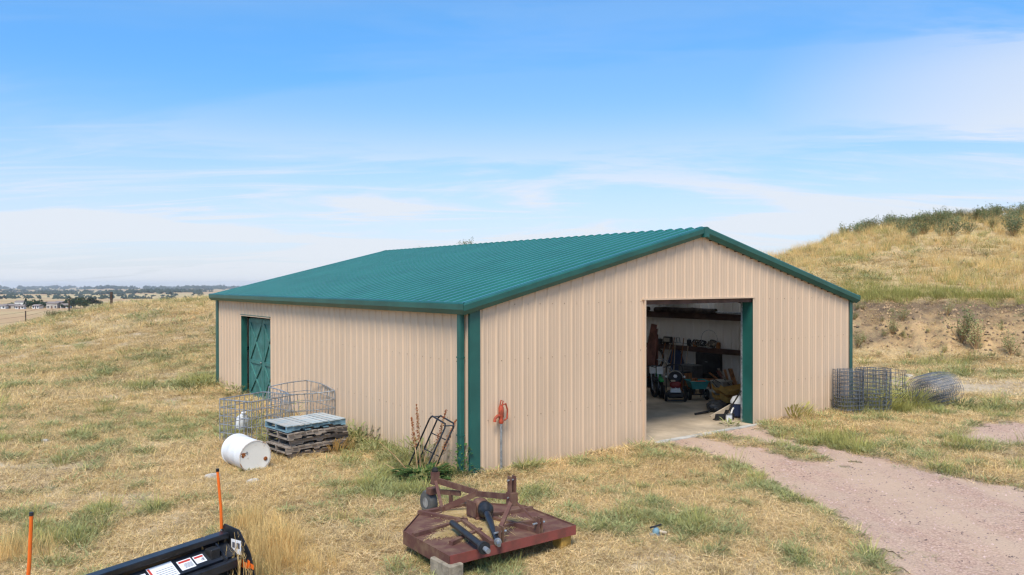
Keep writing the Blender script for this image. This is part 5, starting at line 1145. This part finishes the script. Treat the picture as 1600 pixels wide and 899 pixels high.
# shrubs: stems and a cloud of small leaf sprays
def shrub_mesh(seed, mats, n=520, up=1.0, airy=.5):
    rs = random.Random(seed); st = random.getstate(); random.seed(seed); mb = MB(); heads = []
    for k in range(15):
        a = rs.uniform(0, 6.28); ti = rs.uniform(.1, .75); L_ = rs.uniform(.55, 1.0)
        d = Vector((math.cos(a)*math.sin(ti), math.sin(a)*math.sin(ti), math.cos(ti)*up))*L_; heads.append(d)
        mb.tube([(0, 0, 0), d*.5+Vector((0, 0, -.03)), d], [.018, .012, .005], 3, mi=1, cap=False)
    for k in range(n):
        h_0 = heads[rs.randrange(15)]; q = h_0*rs.uniform(.35, 1.08)+Vector([rs.gauss(0, .075) for _ in range(3)]); q.z = max(q.z, .02)
        s = rs.uniform(.03, .075); d = Vector((rs.uniform(-1, 1), rs.uniform(-1, 1), rs.uniform(.1, 1.6))).normalized(); sd_ = d.cross(Vector((rs.uniform(-1, 1), rs.uniform(-1, 1), .3))).normalized()
        mb.add([q, q+d*s*.6+sd_*s*.35, q+d*s*1.5, q+d*s*.6-sd_*s*.35], [(0, 1, 2, 3)])
    random.setstate(st); return mb.mesh('shrub', mats)
SH = [shrub_mesh(s, [M['sage'] if s % 2 else M['sage2'], M['stem']], up=1.0 if s < 4 else .75) for s in range(6)]
TALLW = [shrub_mesh(20+s, [M['gweed'], M['stem']], n=420, up=1.5) for s in range(2)]
SHN = []
def shrub(x, y, s, kind=None, label='', group=None, cat='shrub', name='hill_shrub', sz=1.0, pool=None):
    pool = pool or SH; o = link(name, pool[(kind if kind is not None else random.randrange(len(pool))) % len(pool)]); o.location = (x, y, tz(x, y)-.04); o.scale = (s, s, s*sz); o.rotation_euler = (0, 0, random.uniform(0, 6.28)); SHN.append(o.name); return tag(o, label, cat, group)
def ridge_v(u): return float(np.interp(u, [1225, 1270, 1310, 1350, 1400, 1500, 1600, 1700], [403, 391, 373, 362, 354, 344, 336, 333]))
for i in range(165):                       # the belt of sagebrush along the hilltop
    u = 1295+random.random()**.85*370; Y_ = random.choice([64, 63.3, 62.5, 61, 60, 58, 56])+random.uniform(-1, 1)
    if u < 1330 and Y_ < 61: continue
    if u < 1400 and Y_ < 59: continue
    if Y_ < 60.5 and random.random() < .3: continue
    shrub((u-800)/1208*Y_, Y_, random.uniform(.65, 1.3), None, '', 'sagebrush along the hilltop')
    zone = 'at the left end of the belt' if u < 1380 else 'left of the belt middle' if u < 1460 else 'right of the belt middle' if u < 1540 else 'near the right photo edge'; so_ = bpy.data.objects[SHN[-1]]
    so_['label'] = '%s %s sagebrush on the hilltop, %s' % ('low' if so_.scale.x < .8 else 'medium' if so_.scale.x < 1.05 else 'large', 'grey green' if so_.data.materials[0] == M['sage'] else 'darker olive', zone)
for u, v, Y_, s, lb in ((1240, 400, 60, .7, 'small lone round shrub on the skyline nearest the barn roof'), (1273, 392, 61, .75, 'second lone shrub on the skyline right of the barn roof'), (1487, 383, 55, 1.5, 'dark bush standing by itself on the golden slope below the hilltop'), (1470, 378, 57, 1.2, 'grey green bush just left of the dark lone bush on the slope'), (1583, 385, 54, 1.7, 'large dark bush at the far right of the golden slope'), (1425, 415, 48, .45, 'tiny green shrub on the pale terrace path'), (1542, 408, 49, .5, 'small shrub at the foot of the upper slope near the right edge')):
    shrub((u-800)/1208*Y_, Y_, s, 1 if s > 1 else 2, lb, sz=.85)
for u, Y_, s, k, lb in ((1502, 34.6, 1.5, 0, 'tall pale green weed bush growing on the cut bank'), (1525, 34.0, 1.2, 1, 'lower green bush at the right foot of the cut bank weeds'), (1395, 36.2, .8, 1, 'dark green creeping shrub on the face of the cut bank'), (1410, 37.0, .7, 0, 'small green shrub higher on the cut bank face'), (1340, 36.0, .7, 1, 'green shrub on the bank just right of the barn corner'), (1580, 32.9, 1.0, 0, 'grassy green bush at the bank foot near the right edge'), (1480, 36.2, .7, 0, 'pale weed near the lip of the cut bank')):
    shrub((u-800)/1208*Y_, Y_, s, k, lb, pool=TALLW, name='bank_weed', cat='bush', sz=.75)
for i in range(26):
    u = random.uniform(1335, 1640); Y_ = float(np.interp(u, [1340, 1400, 1500, 1600], [37, 36.2, 34.7, 33.5]))+random.uniform(-1.6, 1.6)
    shrub((u-800)/1208*Y_, Y_, random.uniform(.25, .5), None, 'small scattered weed rooted in the bare face of the cut bank', 'small weeds on the cut bank', 'weed', 'bank_weed', pool=TALLW, sz=.7)
for u, Y_, s, lb in ((556, 62, .7, 'small bush peeking over the roof at its far left edge'), (612, 62, .75, 'bush tips showing just above the rear end of the roof ridge'), (656, 62, .85, 'left one of two bush tips behind the middle of the roof ridge'), (692, 62, .85, 'right one of two bush tips behind the middle of the roof ridge'), (731, 62, 1.2, 'single thin weed rising behind the roof ridge')):
    shrub((u-800)/1208*Y_, Y_, s, None, lb, name='ridge_bush')
for u, Y_, s, sz, lb in ((80, 52.5, 1.0, .7, 'olive bush beside the wire fence on the left meadow crest'), (94, 52.5, .6, .8, 'small brownish bush touching the olive bush by the fence'), (114, 53.5, .6, .8, 'round dark bush right of the middle fence post'), (22, 52, .8, .35, 'low dark scrub near the leftmost fence post'), (252, 95, 1.3, .5, 'low dark bush on the skyline left of the barn'), (309, 110, 1.5, .5, 'low bush on the skyline nearest the barn eave'), (235, 100, 1.0, .3, 'flat scrub on the skyline beside the low dark bush')):
    shrub((u-800)/1208*Y_, Y_, s, 0, lb, name='meadow_bush', sz=sz)

# ------------------------------------------------------------------ wire fence on the left crest
t_ = thing('wire_fence', 'sparse wire fence with three posts crossing the left meadow crest', 'fence', (0, 0, 0))
fp = []
for u, v, Y_, w_ in ((-60, 505, 62, .05), (40, 490, 60, .05), (108, 474, 58, .05), (174, 456.5, 56, .11), (300, 446, 62, .05)):
    q = AT(u, v, Y_); zb = tz(q.x, q.y); top_ = max(q.z, zb+1.1) if w_ < .1 else max(q.z, zb+1.0); fp.append((q.x, q.y, top_))
    if u < 0 or u > 200: continue
    MB().bbox((q.x-w_/2-.02, q.y-w_/2, zb-.3), (q.x+w_/2+.02, q.y+w_/2, top_), .01).build('post', M['post'], t_)
for dz in (.08, .40, .75):
    MB().tube([(a, b_, c_-dz) for a, b_, c_ in fp[:4]], .008, 3).build('wire', M['post'], t_)

# ------------------------------------------------------------------ far houses and trees
def far(u, Y_): return (u-800)/1208*Y_, Y_
def house(u, Y_, wdt, dep, h, wall, label, rz=.2, roof='hroof', nw=3):
    wdt *= .52; dep *= .6; h *= .75; Y_ -= 25
    x, y = far(u, Y_); t_ = thing('farm_house', label, 'house', (x, y, tz(x, y)-.3), rz)
    MB().box((-wdt/2, -dep/2, 0), (wdt/2, dep/2, h)).build('wall', M[wall], t_)
    mb = MB(); a, e = wdt/2+.4, dep/2+.4
    mb.add([(-a, -e, h+.01), (a, -e, h+.01), (a, e, h+.01), (-a, e, h+.01), (-a, 0, h+1.0), (a, 0, h+1.0)], [(3, 2, 1, 0), (0, 1, 5, 4), (2, 3, 4, 5), (0, 4, 3), (1, 2, 5)]); mb.build('roof', M[roof], t_)
    for i in range(nw):
        xc = -wdt/2+wdt*(i+.5)/nw
        if i == nw//2: MB().box((xc-.5, -dep/2-.06, .2), (xc+.4, -dep/2-.003, 1.9)).build('door', M['hbrown'], t_)
        else: MB().box((xc-.45, -dep/2-.06, .8), (xc+.45, -dep/2-.003, 1.8)).build('window', M['hglass'], t_)
house(2, 500, 12, 8, 2.8, 'hwhite', 'white low house at the extreme left of the far settlement')
house(18, 505, 16, 8, 3, 'hwall', 'pinkish beige long house second from the left in the settlement')
house(33, 540, 11, 9, 4.5, 'hwhite', 'tall white house behind the dark trees on the left of the settlement', .1)
house(32, 495, 9, 6, 2.6, 'hwhite', 'small white outbuilding in front of the tall white house')
house(59, 500, 9, 6, 2.6, 'hwhite', 'small white shed between the tree clumps of the settlement', -.2)
house(84, 500, 12, 9, 4.5, 'hwall', 'beige two storey house in the middle of the far settlement', .1)
house(94, 505, 9, 8, 5.0, 'hbrown', 'dark brown house right of the beige one', -.1)
house(103, 502, 10, 7, 3.0, 'hwhite', 'pale low house behind the dark conifer', .2)
house(75, 520, 12, 8, 4.0, 'hwall', 'grey roofed house half hidden left of the beige one', .3)
def tree_mesh(seed, conifer):
    rs = random.Random(seed); mb = MB(); vsn = 420
    for k in range(vsn):
        if conifer: z = rs.random()**.8; r_ = .32*(1-z)+.03; a = rs.uniform(0, 6.28); q = Vector((r_*math.cos(a)*rs.uniform(.6, 1.1), r_*math.sin(a)*rs.uniform(.6, 1.1), .1+z*.9))
        else:
            c_ = [(-.22, 0, .6), (.2, .1, .62), (0, -.12, .78), (.05, .15, .5), (-.1, .1, .45)][rs.randrange(5)]; d = Vector([rs.gauss(0, 1) for _ in range(3)]).normalized()*.22*rs.uniform(.6, 1.1); q = Vector(c_)+d
        s = rs.uniform(.03, .07); d = Vector([rs.uniform(-1, 1) for _ in range(3)]).normalized(); e = d.cross(Vector((.3, .5, 1))).normalized()
        mb.add([q-d*s, q+e*s, q+d*s, q-e*s], [(0, 1, 2, 3)])
    return mb.mesh('crown', M['crown'] if seed % 2 else M['crown2'])
TM = [tree_mesh(1, False), tree_mesh(3, False), tree_mesh(2, False), tree_mesh(5, True)]
TRK = MB().tube([(0, 0, 0), (0, 0, .5)], [.03, .018], 6).tube([(0, 0, .35), (.12, .03, .6)], [.014, .006], 4).tube([(0, 0, .3), (-.12, -.03, .55)], [.014, .006], 4).mesh('trunk', M['post'])
def tree(u, Y_, h, k, label, group='trees of the far settlement', wd=1.0):
    x, y = far(u, Y_); t_ = thing('far_tree', label, 'tree', (x, y, tz(x, y)-.2), random.uniform(0, 6), group); t_.scale = (h*wd, h*wd, h)
    link('crown', TM[k], t_); link('trunk', TRK, t_); return t_
tree(169, 330, 3.6, 2, 'lone rounded tree on the far field above the thick fence post', None, 1.3)
tree(40, 490, 6.0, 3, 'pointed dark tree left in the settlement, before the tall white house')
tree(103, 480, 5.6, 3, 'pointed dark conifer in front of the dark brown house')
for u, Y_, h, wd in ((112, 470, 7.5, 1.1), (117, 475, 7.0, 1.2), (115, 465, 6.0, 1.2)): tree(u, Y_, h, 1, 'large dark tree in the biggest clump of the settlement', 'biggest dark tree clump of the settlement', wd)
for u, Y_, h in ((126, 465, 6.5), (131, 470, 6.8), (133, 460, 4.6)): tree(u, Y_, h, 2, 'green tree in the pair right of the biggest clump', 'green trees right of the biggest clump', 1.1)
for u, Y_, h in ((139, 520, 6), (144, 522, 5.6), (149, 525, 4.8), (155, 528, 4.0)): tree(u, Y_, h, 1, 'low dark tree in the row right of the settlement', 'row of low trees right of the settlement', 1.4)
for u, Y_, h in ((47, 480, 5), (51, 485, 5.6), (56, 480, 5), (61, 490, 5.4), (66, 485, 4.2), (44, 478, 3), (71, 488, 4), (77, 486, 3.2), (90, 478, 3), (97, 474, 2.8), (28, 482, 3), (14, 484, 3.4), (9, 483, 3), (19, 486, 3.8), (5, 480, 2.4), (37, 477, 2.8), (24, 480, 2.6), (82, 478, 2.2), (106, 470, 2.5)): tree(u, Y_, h, random.choice([0, 1]), 'dark tree among the houses of the far settlement', 'dark trees among the far houses', 1.3)
mb = MB()
def woods(n, u0, u1, Y0, Y1, s0, s1, gate=.52):
    k = 0
    while k < n:
        u = random.uniform(u0, u1); Y_ = random.uniform(Y0, Y1); x, y = far(u, Y_)
        if float(fbm(np.array([x]), np.array([y]), 260, 3, 88)[0]) < gate: k += .2; continue
        z = tz(x, y); s = random.uniform(s0, s1); k += 1
        for j in range(3):
            q = Vector((x+random.uniform(-s, s), y+random.uniform(-s, s), z+s*.5)); vs = []
            for a in range(5): an = a*1.2566+random.random()*.5; vs.append(q+Vector((math.cos(an)*s*.8, math.sin(an)*s*.8, random.uniform(-.5, .3)*s)))
            vs += [q+Vector((random.uniform(-.2, .2)*s, 0, s*random.uniform(.5, .9)))]
            mb.add(vs, [(a, (a+1) % 5, 5) for a in range(5)])
woods(160, -150, 420, 1000, 1600, 3, 5, .58); woods(650, -250, 330, 1700, 3400, 5, 10, .55); woods(500, -300, 520, 4200, 6500, 12, 22, .53)
tag(mb.build('distant_woods', M['farwood']), kind='stuff')

# ------------------------------------------------------------------ grass (stuff): clumps instanced on points
def clump(seed, kind):
    st = random.getstate(); random.seed(seed); mb = MB()
    if kind == 'dry':
        for k in range(30):
            a = random.uniform(0, 6.28); r_ = .15*math.sqrt(random.random()); lean = random.uniform(.2, 1.4)
            blade(mb, (r_*math.cos(a), r_*math.sin(a), -.01), (math.cos(a+random.uniform(-1, 1))*lean, math.sin(a+random.uniform(-1, 1))*lean, 1), random.uniform(.05, .15), .0065, (random.uniform(-.6, .6), random.uniform(-.6, .6), -.9), 2, random.choice([0, 0, 1, 1, 2]))
    elif kind == 'brown':
        for k in range(24):
            a = random.uniform(0, 6.28); r_ = .15*math.sqrt(random.random())
            blade(mb, (r_*math.cos(a), r_*math.sin(a), 0), (math.cos(a), math.sin(a), random.uniform(.1, 1)), random.uniform(.04, .12), .008, (random.uniform(-.6, .6), random.uniform(-.6, .6), -.6), 2, 0)
    elif kind == 'mat':
        for k in range(34):
            a = random.uniform(0, 6.28); r_ = .2*math.sqrt(random.random()); t = random.uniform(0, 6.28)
            blade(mb, (r_*math.cos(a), r_*math.sin(a), random.uniform(.003, .03)), (math.cos(t), math.sin(t), random.uniform(-.05, .22)), random.uniform(.08, .2), .006, (random.uniform(-.5, .5), random.uniform(-.5, .5), -.1), 2, random.choice([0, 0, 1, 2]))
    elif kind == 'green':
        for k in range(34):
            a = random.uniform(0, 6.28); r_ = .13*math.sqrt(random.random())
            blade(mb, (r_*math.cos(a), r_*math.sin(a), random.uniform(-.01, .05)), (math.cos(a), math.sin(a), random.uniform(.3, 1.6)), random.uniform(.04, .12), .011, (0, 0, -.6), 2, 0)
    elif kind == 'tall':
        for k in range(26):
            a = random.uniform(0, 6.28); r_ = .12*math.sqrt(random.random())
            blade(mb, (r_*math.cos(a), r_*math.sin(a), -.01), (math.cos(a)*.25, math.sin(a)*.25, 1), random.uniform(.22, .5), .0065, (random.uniform(-.5, .5), random.uniform(-.5, .5), -.35), 3, 0 if k % 3 else 1)
    elif kind == 'lime':
        for k in range(30):
            a = random.uniform(0, 6.28); r_ = .13*math.sqrt(random.random())
            blade(mb, (r_*math.cos(a), r_*math.sin(a), -.01), (math.cos(a)*.4, math.sin(a)*.4, 1), random.uniform(.12, .3), .0085, (random.uniform(-.5, .5), random.uniform(-.5, .5), -.5), 3, 0)
    random.setstate(st)
    mats = {'dry': [M['straw'], M['straw2'], M['straw3']], 'mat': [M['straw2'], M['straw'], M['straw3']], 'green': [M['gweed']], 'tall': [M['tallstraw'], M['straw']], 'lime': [M['lime']], 'brown': [M['straw3']]}[kind]
    return mb.mesh('clump_'+kind, mats)
KINDS = ['dry', 'dry', 'dry', 'mat', 'mat', 'green', 'green', 'tall', 'tall', 'lime', 'lime', 'brown', 'brown']
gcol = bpy.data.collections.new('grass_sources')
for i, k in enumerate(KINDS):
    o = bpy.data.objects.new('clump_%02d' % i, clump(100+i, k)); gcol.objects.link(o)
def scatter(rmin, rmax, dens, smin, smax):
    """points in the camera-side wedge, a little wider than the view"""
    half = R(44); area = half*(rmax**2-rmin**2); n = int(area*dens)
    a = rng.uniform(-half, half, n); r = np.sqrt(rng.uniform(rmin**2, rmax**2, n)); x = r*np.sin(a); y = r*np.cos(a)
    lx, ly = b_local(x, y); ok = ~((lx > -.03) & (lx < BW+.03) & (ly > -.06) & (ly < BL+.03))
    x, y, lx, ly = x[ok], y[ok], lx[ok], ly[ok]; z = terr(x, y)
    g = gravel(x, y) if rmin < 26 else np.full(x.shape, -1.)
    gr = green_m(x, y); ba = bare_m(x, y); ta = tall_m(x, y); bk = bankmask(x, y, np.hypot(x, y), z); hl = smooth(2.4, 3.2, z)*(x > 2)
    r_ = rng.random(len(x)); keep = np.ones(len(x), bool)
    keep &= ~((g > .0) & (rng.random(len(x)) > .035*(g < .5)+.004))
    keep &= rng.random(len(x)) > ba*.80
    keep &= rng.random(len(x)) > bk*.80
    sill = (lx > DX0-.1) & (lx < DX1+.2) & (ly > -.20) & (ly < .1); keep &= ~sill
    # not through the machine's solid deck
    kind = np.where(r_ < .58, rng.integers(0, 3, len(x)), rng.integers(3, 5, len(x)))
    s2 = rng.random(len(x)); kind = np.where(s2 < gr*.72, rng.integers(5, 7, len(x)), kind)
    br = np.clip((fbm(x, y, 1.4, 4, 151)-.52)*3.0, 0, .38); kind = np.where(rng.random(len(x)) < br, rng.integers(11, 13, len(x)), kind)
    lime = np.clip(gr-.45, 0, 1)*np.where(x > 6.5, .45, .15)+hl*.28*smooth(.42, .6, fbm(x, y, 6, 3, 93))+smooth(2.2, 2.5, z)*(1-smooth(2.7, 3.3, z))*.75*(x > 8)*smooth(.40, .58, fbm(x, y, 4.5, 3, 99))
    kind = np.where(rng.random(len(x)) < lime, rng.integers(9, 11, len(x)), kind)
    tl = np.clip(ta, 0, 1)*.75+hl*.32*smooth(.36, .55, fbm(x, y, 5, 3, 97))+hl*.12*(x > 33)
    kind = np.where(rng.random(len(x)) < tl, rng.integers(7, 9, len(x)), kind)
    edge = (g > -.25) & (g < .3) & (rng.random(len(x)) < .3); kind = np.where(edge, rng.integers(5, 7, len(x)), kind)
    wallg = (np.abs(ly) < .45) & (lx > -.3) & (lx < BW) & ((lx < DX0) | (lx > DX1)); wl = (np.abs(lx) < .5) & (ly > -.2) & (ly < BL)
    sc_ = rng.uniform(smin, smax, len(x))*(1+.35*(wl | wallg))
    sc_ = np.where((kind == 7) | (kind == 8), sc_*(.55+.6*np.clip(ta, 0, 1)), sc_)
    sc_ = np.where(g > -.1, sc_*.55, sc_)
    sc_ = np.where((kind >= 7) & (kind <= 10), np.minimum(sc_, 1.9), sc_)
    # keep blades from poking through the cutter deck
    dx, dy = x-mo.x, y-mo.y; mlx = dx*math.cos(MRZ)+dy*math.sin(MRZ); mly = -dx*math.sin(MRZ)+dy*math.cos(MRZ)
    und = (mlx > -.05) & (mlx < W2+.05) & (mly > -.05) & (mly < 1.8); sc_ = np.where(und, np.minimum(sc_, .9), sc_); keep &= ~(und & ((kind > 6) & (kind < 9)))
    return np.stack([x, y, z], -1)[keep], kind[keep], sc_[keep]
parts = [scatter(6.5, 15, 270, .7, 1.25), scatter(15, 25, 120, .9, 1.6), scatter(25, 45, 34, 1.4, 2.5), scatter(45, 75, 9, 2.4, 4.2)]
P_ = np.concatenate([p[0] for p in parts]); K_ = np.concatenate([p[1] for p in parts]); S_ = np.concatenate([p[2] for p in parts]); n = len(P_)
print('grass clumps', n)
me = bpy.data.meshes.new('meadow_grass'); me.vertices.add(n); me.vertices.foreach_set('co', P_.astype(np.float32).ravel())
a = me.attributes.new('kind_index', 'INT', 'POINT'); a.data.foreach_set('value', K_.astype(np.int32))
a = me.attributes.new('clump_scale', 'FLOAT', 'POINT'); a.data.foreach_set('value', S_.astype(np.float32))
a = me.attributes.new('clump_rot', 'FLOAT_VECTOR', 'POINT'); rot = np.stack([rng.uniform(-.15, .15, n), rng.uniform(-.15, .15, n), rng.uniform(0, 6.28, n)], -1); a.data.foreach_set('vector', rot.astype(np.float32).ravel())
me.update(); go = link('meadow_grass', me); tag(go, kind='stuff')
ng = bpy.data.node_groups.new('grass_on_points', 'GeometryNodeTree')
ng.interface.new_socket('Geometry', in_out='INPUT', socket_type='NodeSocketGeometry'); ng.interface.new_socket('Geometry', in_out='OUTPUT', socket_type='NodeSocketGeometry')
gi = ng.nodes.new('NodeGroupInput'); gout = ng.nodes.new('NodeGroupOutput'); ip = ng.nodes.new('GeometryNodeInstanceOnPoints'); ci = ng.nodes.new('GeometryNodeCollectionInfo')
ci.inputs['Collection'].default_value = gcol; ci.inputs['Separate Children'].default_value = True; ci.inputs['Reset Children'].default_value = True
def na(nm, ty): q = ng.nodes.new('GeometryNodeInputNamedAttribute'); q.data_type = ty; q.inputs['Name'].default_value = nm; return [o for o in q.outputs if o.enabled and o.name == 'Attribute'][0]
ng.links.new(gi.outputs[0], ip.inputs['Points']); ng.links.new(ci.outputs[0], ip.inputs['Instance']); ip.inputs['Pick Instance'].default_value = True
ng.links.new(na('kind_index', 'INT'), ip.inputs['Instance Index']); ng.links.new(na('clump_rot', 'FLOAT_VECTOR'), ip.inputs['Rotation']); ng.links.new(na('clump_scale', 'FLOAT'), ip.inputs['Scale'])
ng.links.new(ip.outputs[0], gout.inputs[0])
md = go.modifiers.new('grass', 'NODES'); md.node_group = ng

# ------------------------------------------------------------------ clods and stones fallen from the cut bank (stuff)
mb = MB(); k = 0
while k < 2600:
    u = random.uniform(1180, 1700); Y_ = random.uniform(28, 41); x, y = far(u, Y_); z = tz(x, y)
    bkv = float(bankmask(np.array([x]), np.array([y]), np.array([math.hypot(x, y)]), np.array([z]))[0]); k += .35
    if random.random() > bkv*.9+.04: continue
    k += .65; s = random.uniform(.03, .11); q = [Vector((random.uniform(-.3, .3), random.uniform(-.3, .3), .8))*s]+[Vector((math.cos(a)*random.uniform(.6, 1.3), math.sin(a)*random.uniform(.6, 1.3), -.2))*s for a in (0, 1.25, 2.5, 3.77, 5.0)]
    o = Vector((x, y, z)); mb.add([o+v_ for v_ in q], [(1, 2, 0), (2, 3, 0), (3, 4, 0), (4, 5, 0), (5, 1, 0)])
tag(mb.build('bank_clods', material('earth_clod', (.40, .26, .14), var=.4, scale=2, col2=(.13, .09, .06), lo=.4, hi=.6)), kind='stuff')
# ------------------------------------------------------------------ loose gravel stones on the drive (stuff)
mb = MB(); nst = 3800
xx = rng.uniform(3.5, 13, nst*6); yy = rng.uniform(8, 22, nst*6); gg = gravel(xx, yy); ok = (gg > -.25) & (rng.random(len(xx)) < np.where(gg > 0, .9, .25)) & (b_local(xx, yy)[1] < -.2); xx, yy = xx[ok][:nst], yy[ok][:nst]; z0 = terr(xx, yy)
for i in range(len(xx)):
    s = random.uniform(.008, .022); q = [Vector((random.uniform(-.3, .3), random.uniform(-.3, .3), .8))*s]+[Vector((math.cos(a)*random.uniform(.7, 1.2), math.sin(a)*random.uniform(.7, 1.2), 0))*s for a in (0, 1.57, 3.14, 4.71)]
    o = Vector((xx[i], yy[i], z0[i]+.012)); mb.add([o+v_ for v_ in q], [(1, 2, 0), (2, 3, 0), (3, 4, 0), (4, 1, 0)])
tag(mb.build('gravel_stones', material('gravel_stone', (.50, .36, .31), var=.35, scale=3, lo=.4, hi=.6)), kind='stuff')

# ------------------------------------------------------------------ air
hz = bpy.data.materials.new('haze'); hz.use_nodes = True; t = hz.node_tree; t.nodes.clear(); o_ = t.nodes.new('ShaderNodeOutputMaterial'); pv = t.nodes.new('ShaderNodeVolumePrincipled')
pv.inputs['Color'].default_value = (.93, .96, 1.0, 1); pv.inputs['Density'].default_value = .00010; pv.inputs['Anisotropy'].default_value = 0.0; t.links.new(pv.outputs[0], o_.inputs['Volume'])
tag(MB().box((-8900, -8900, -110), (8900, 8900, 22)).build('haze', hz), kind='stuff')
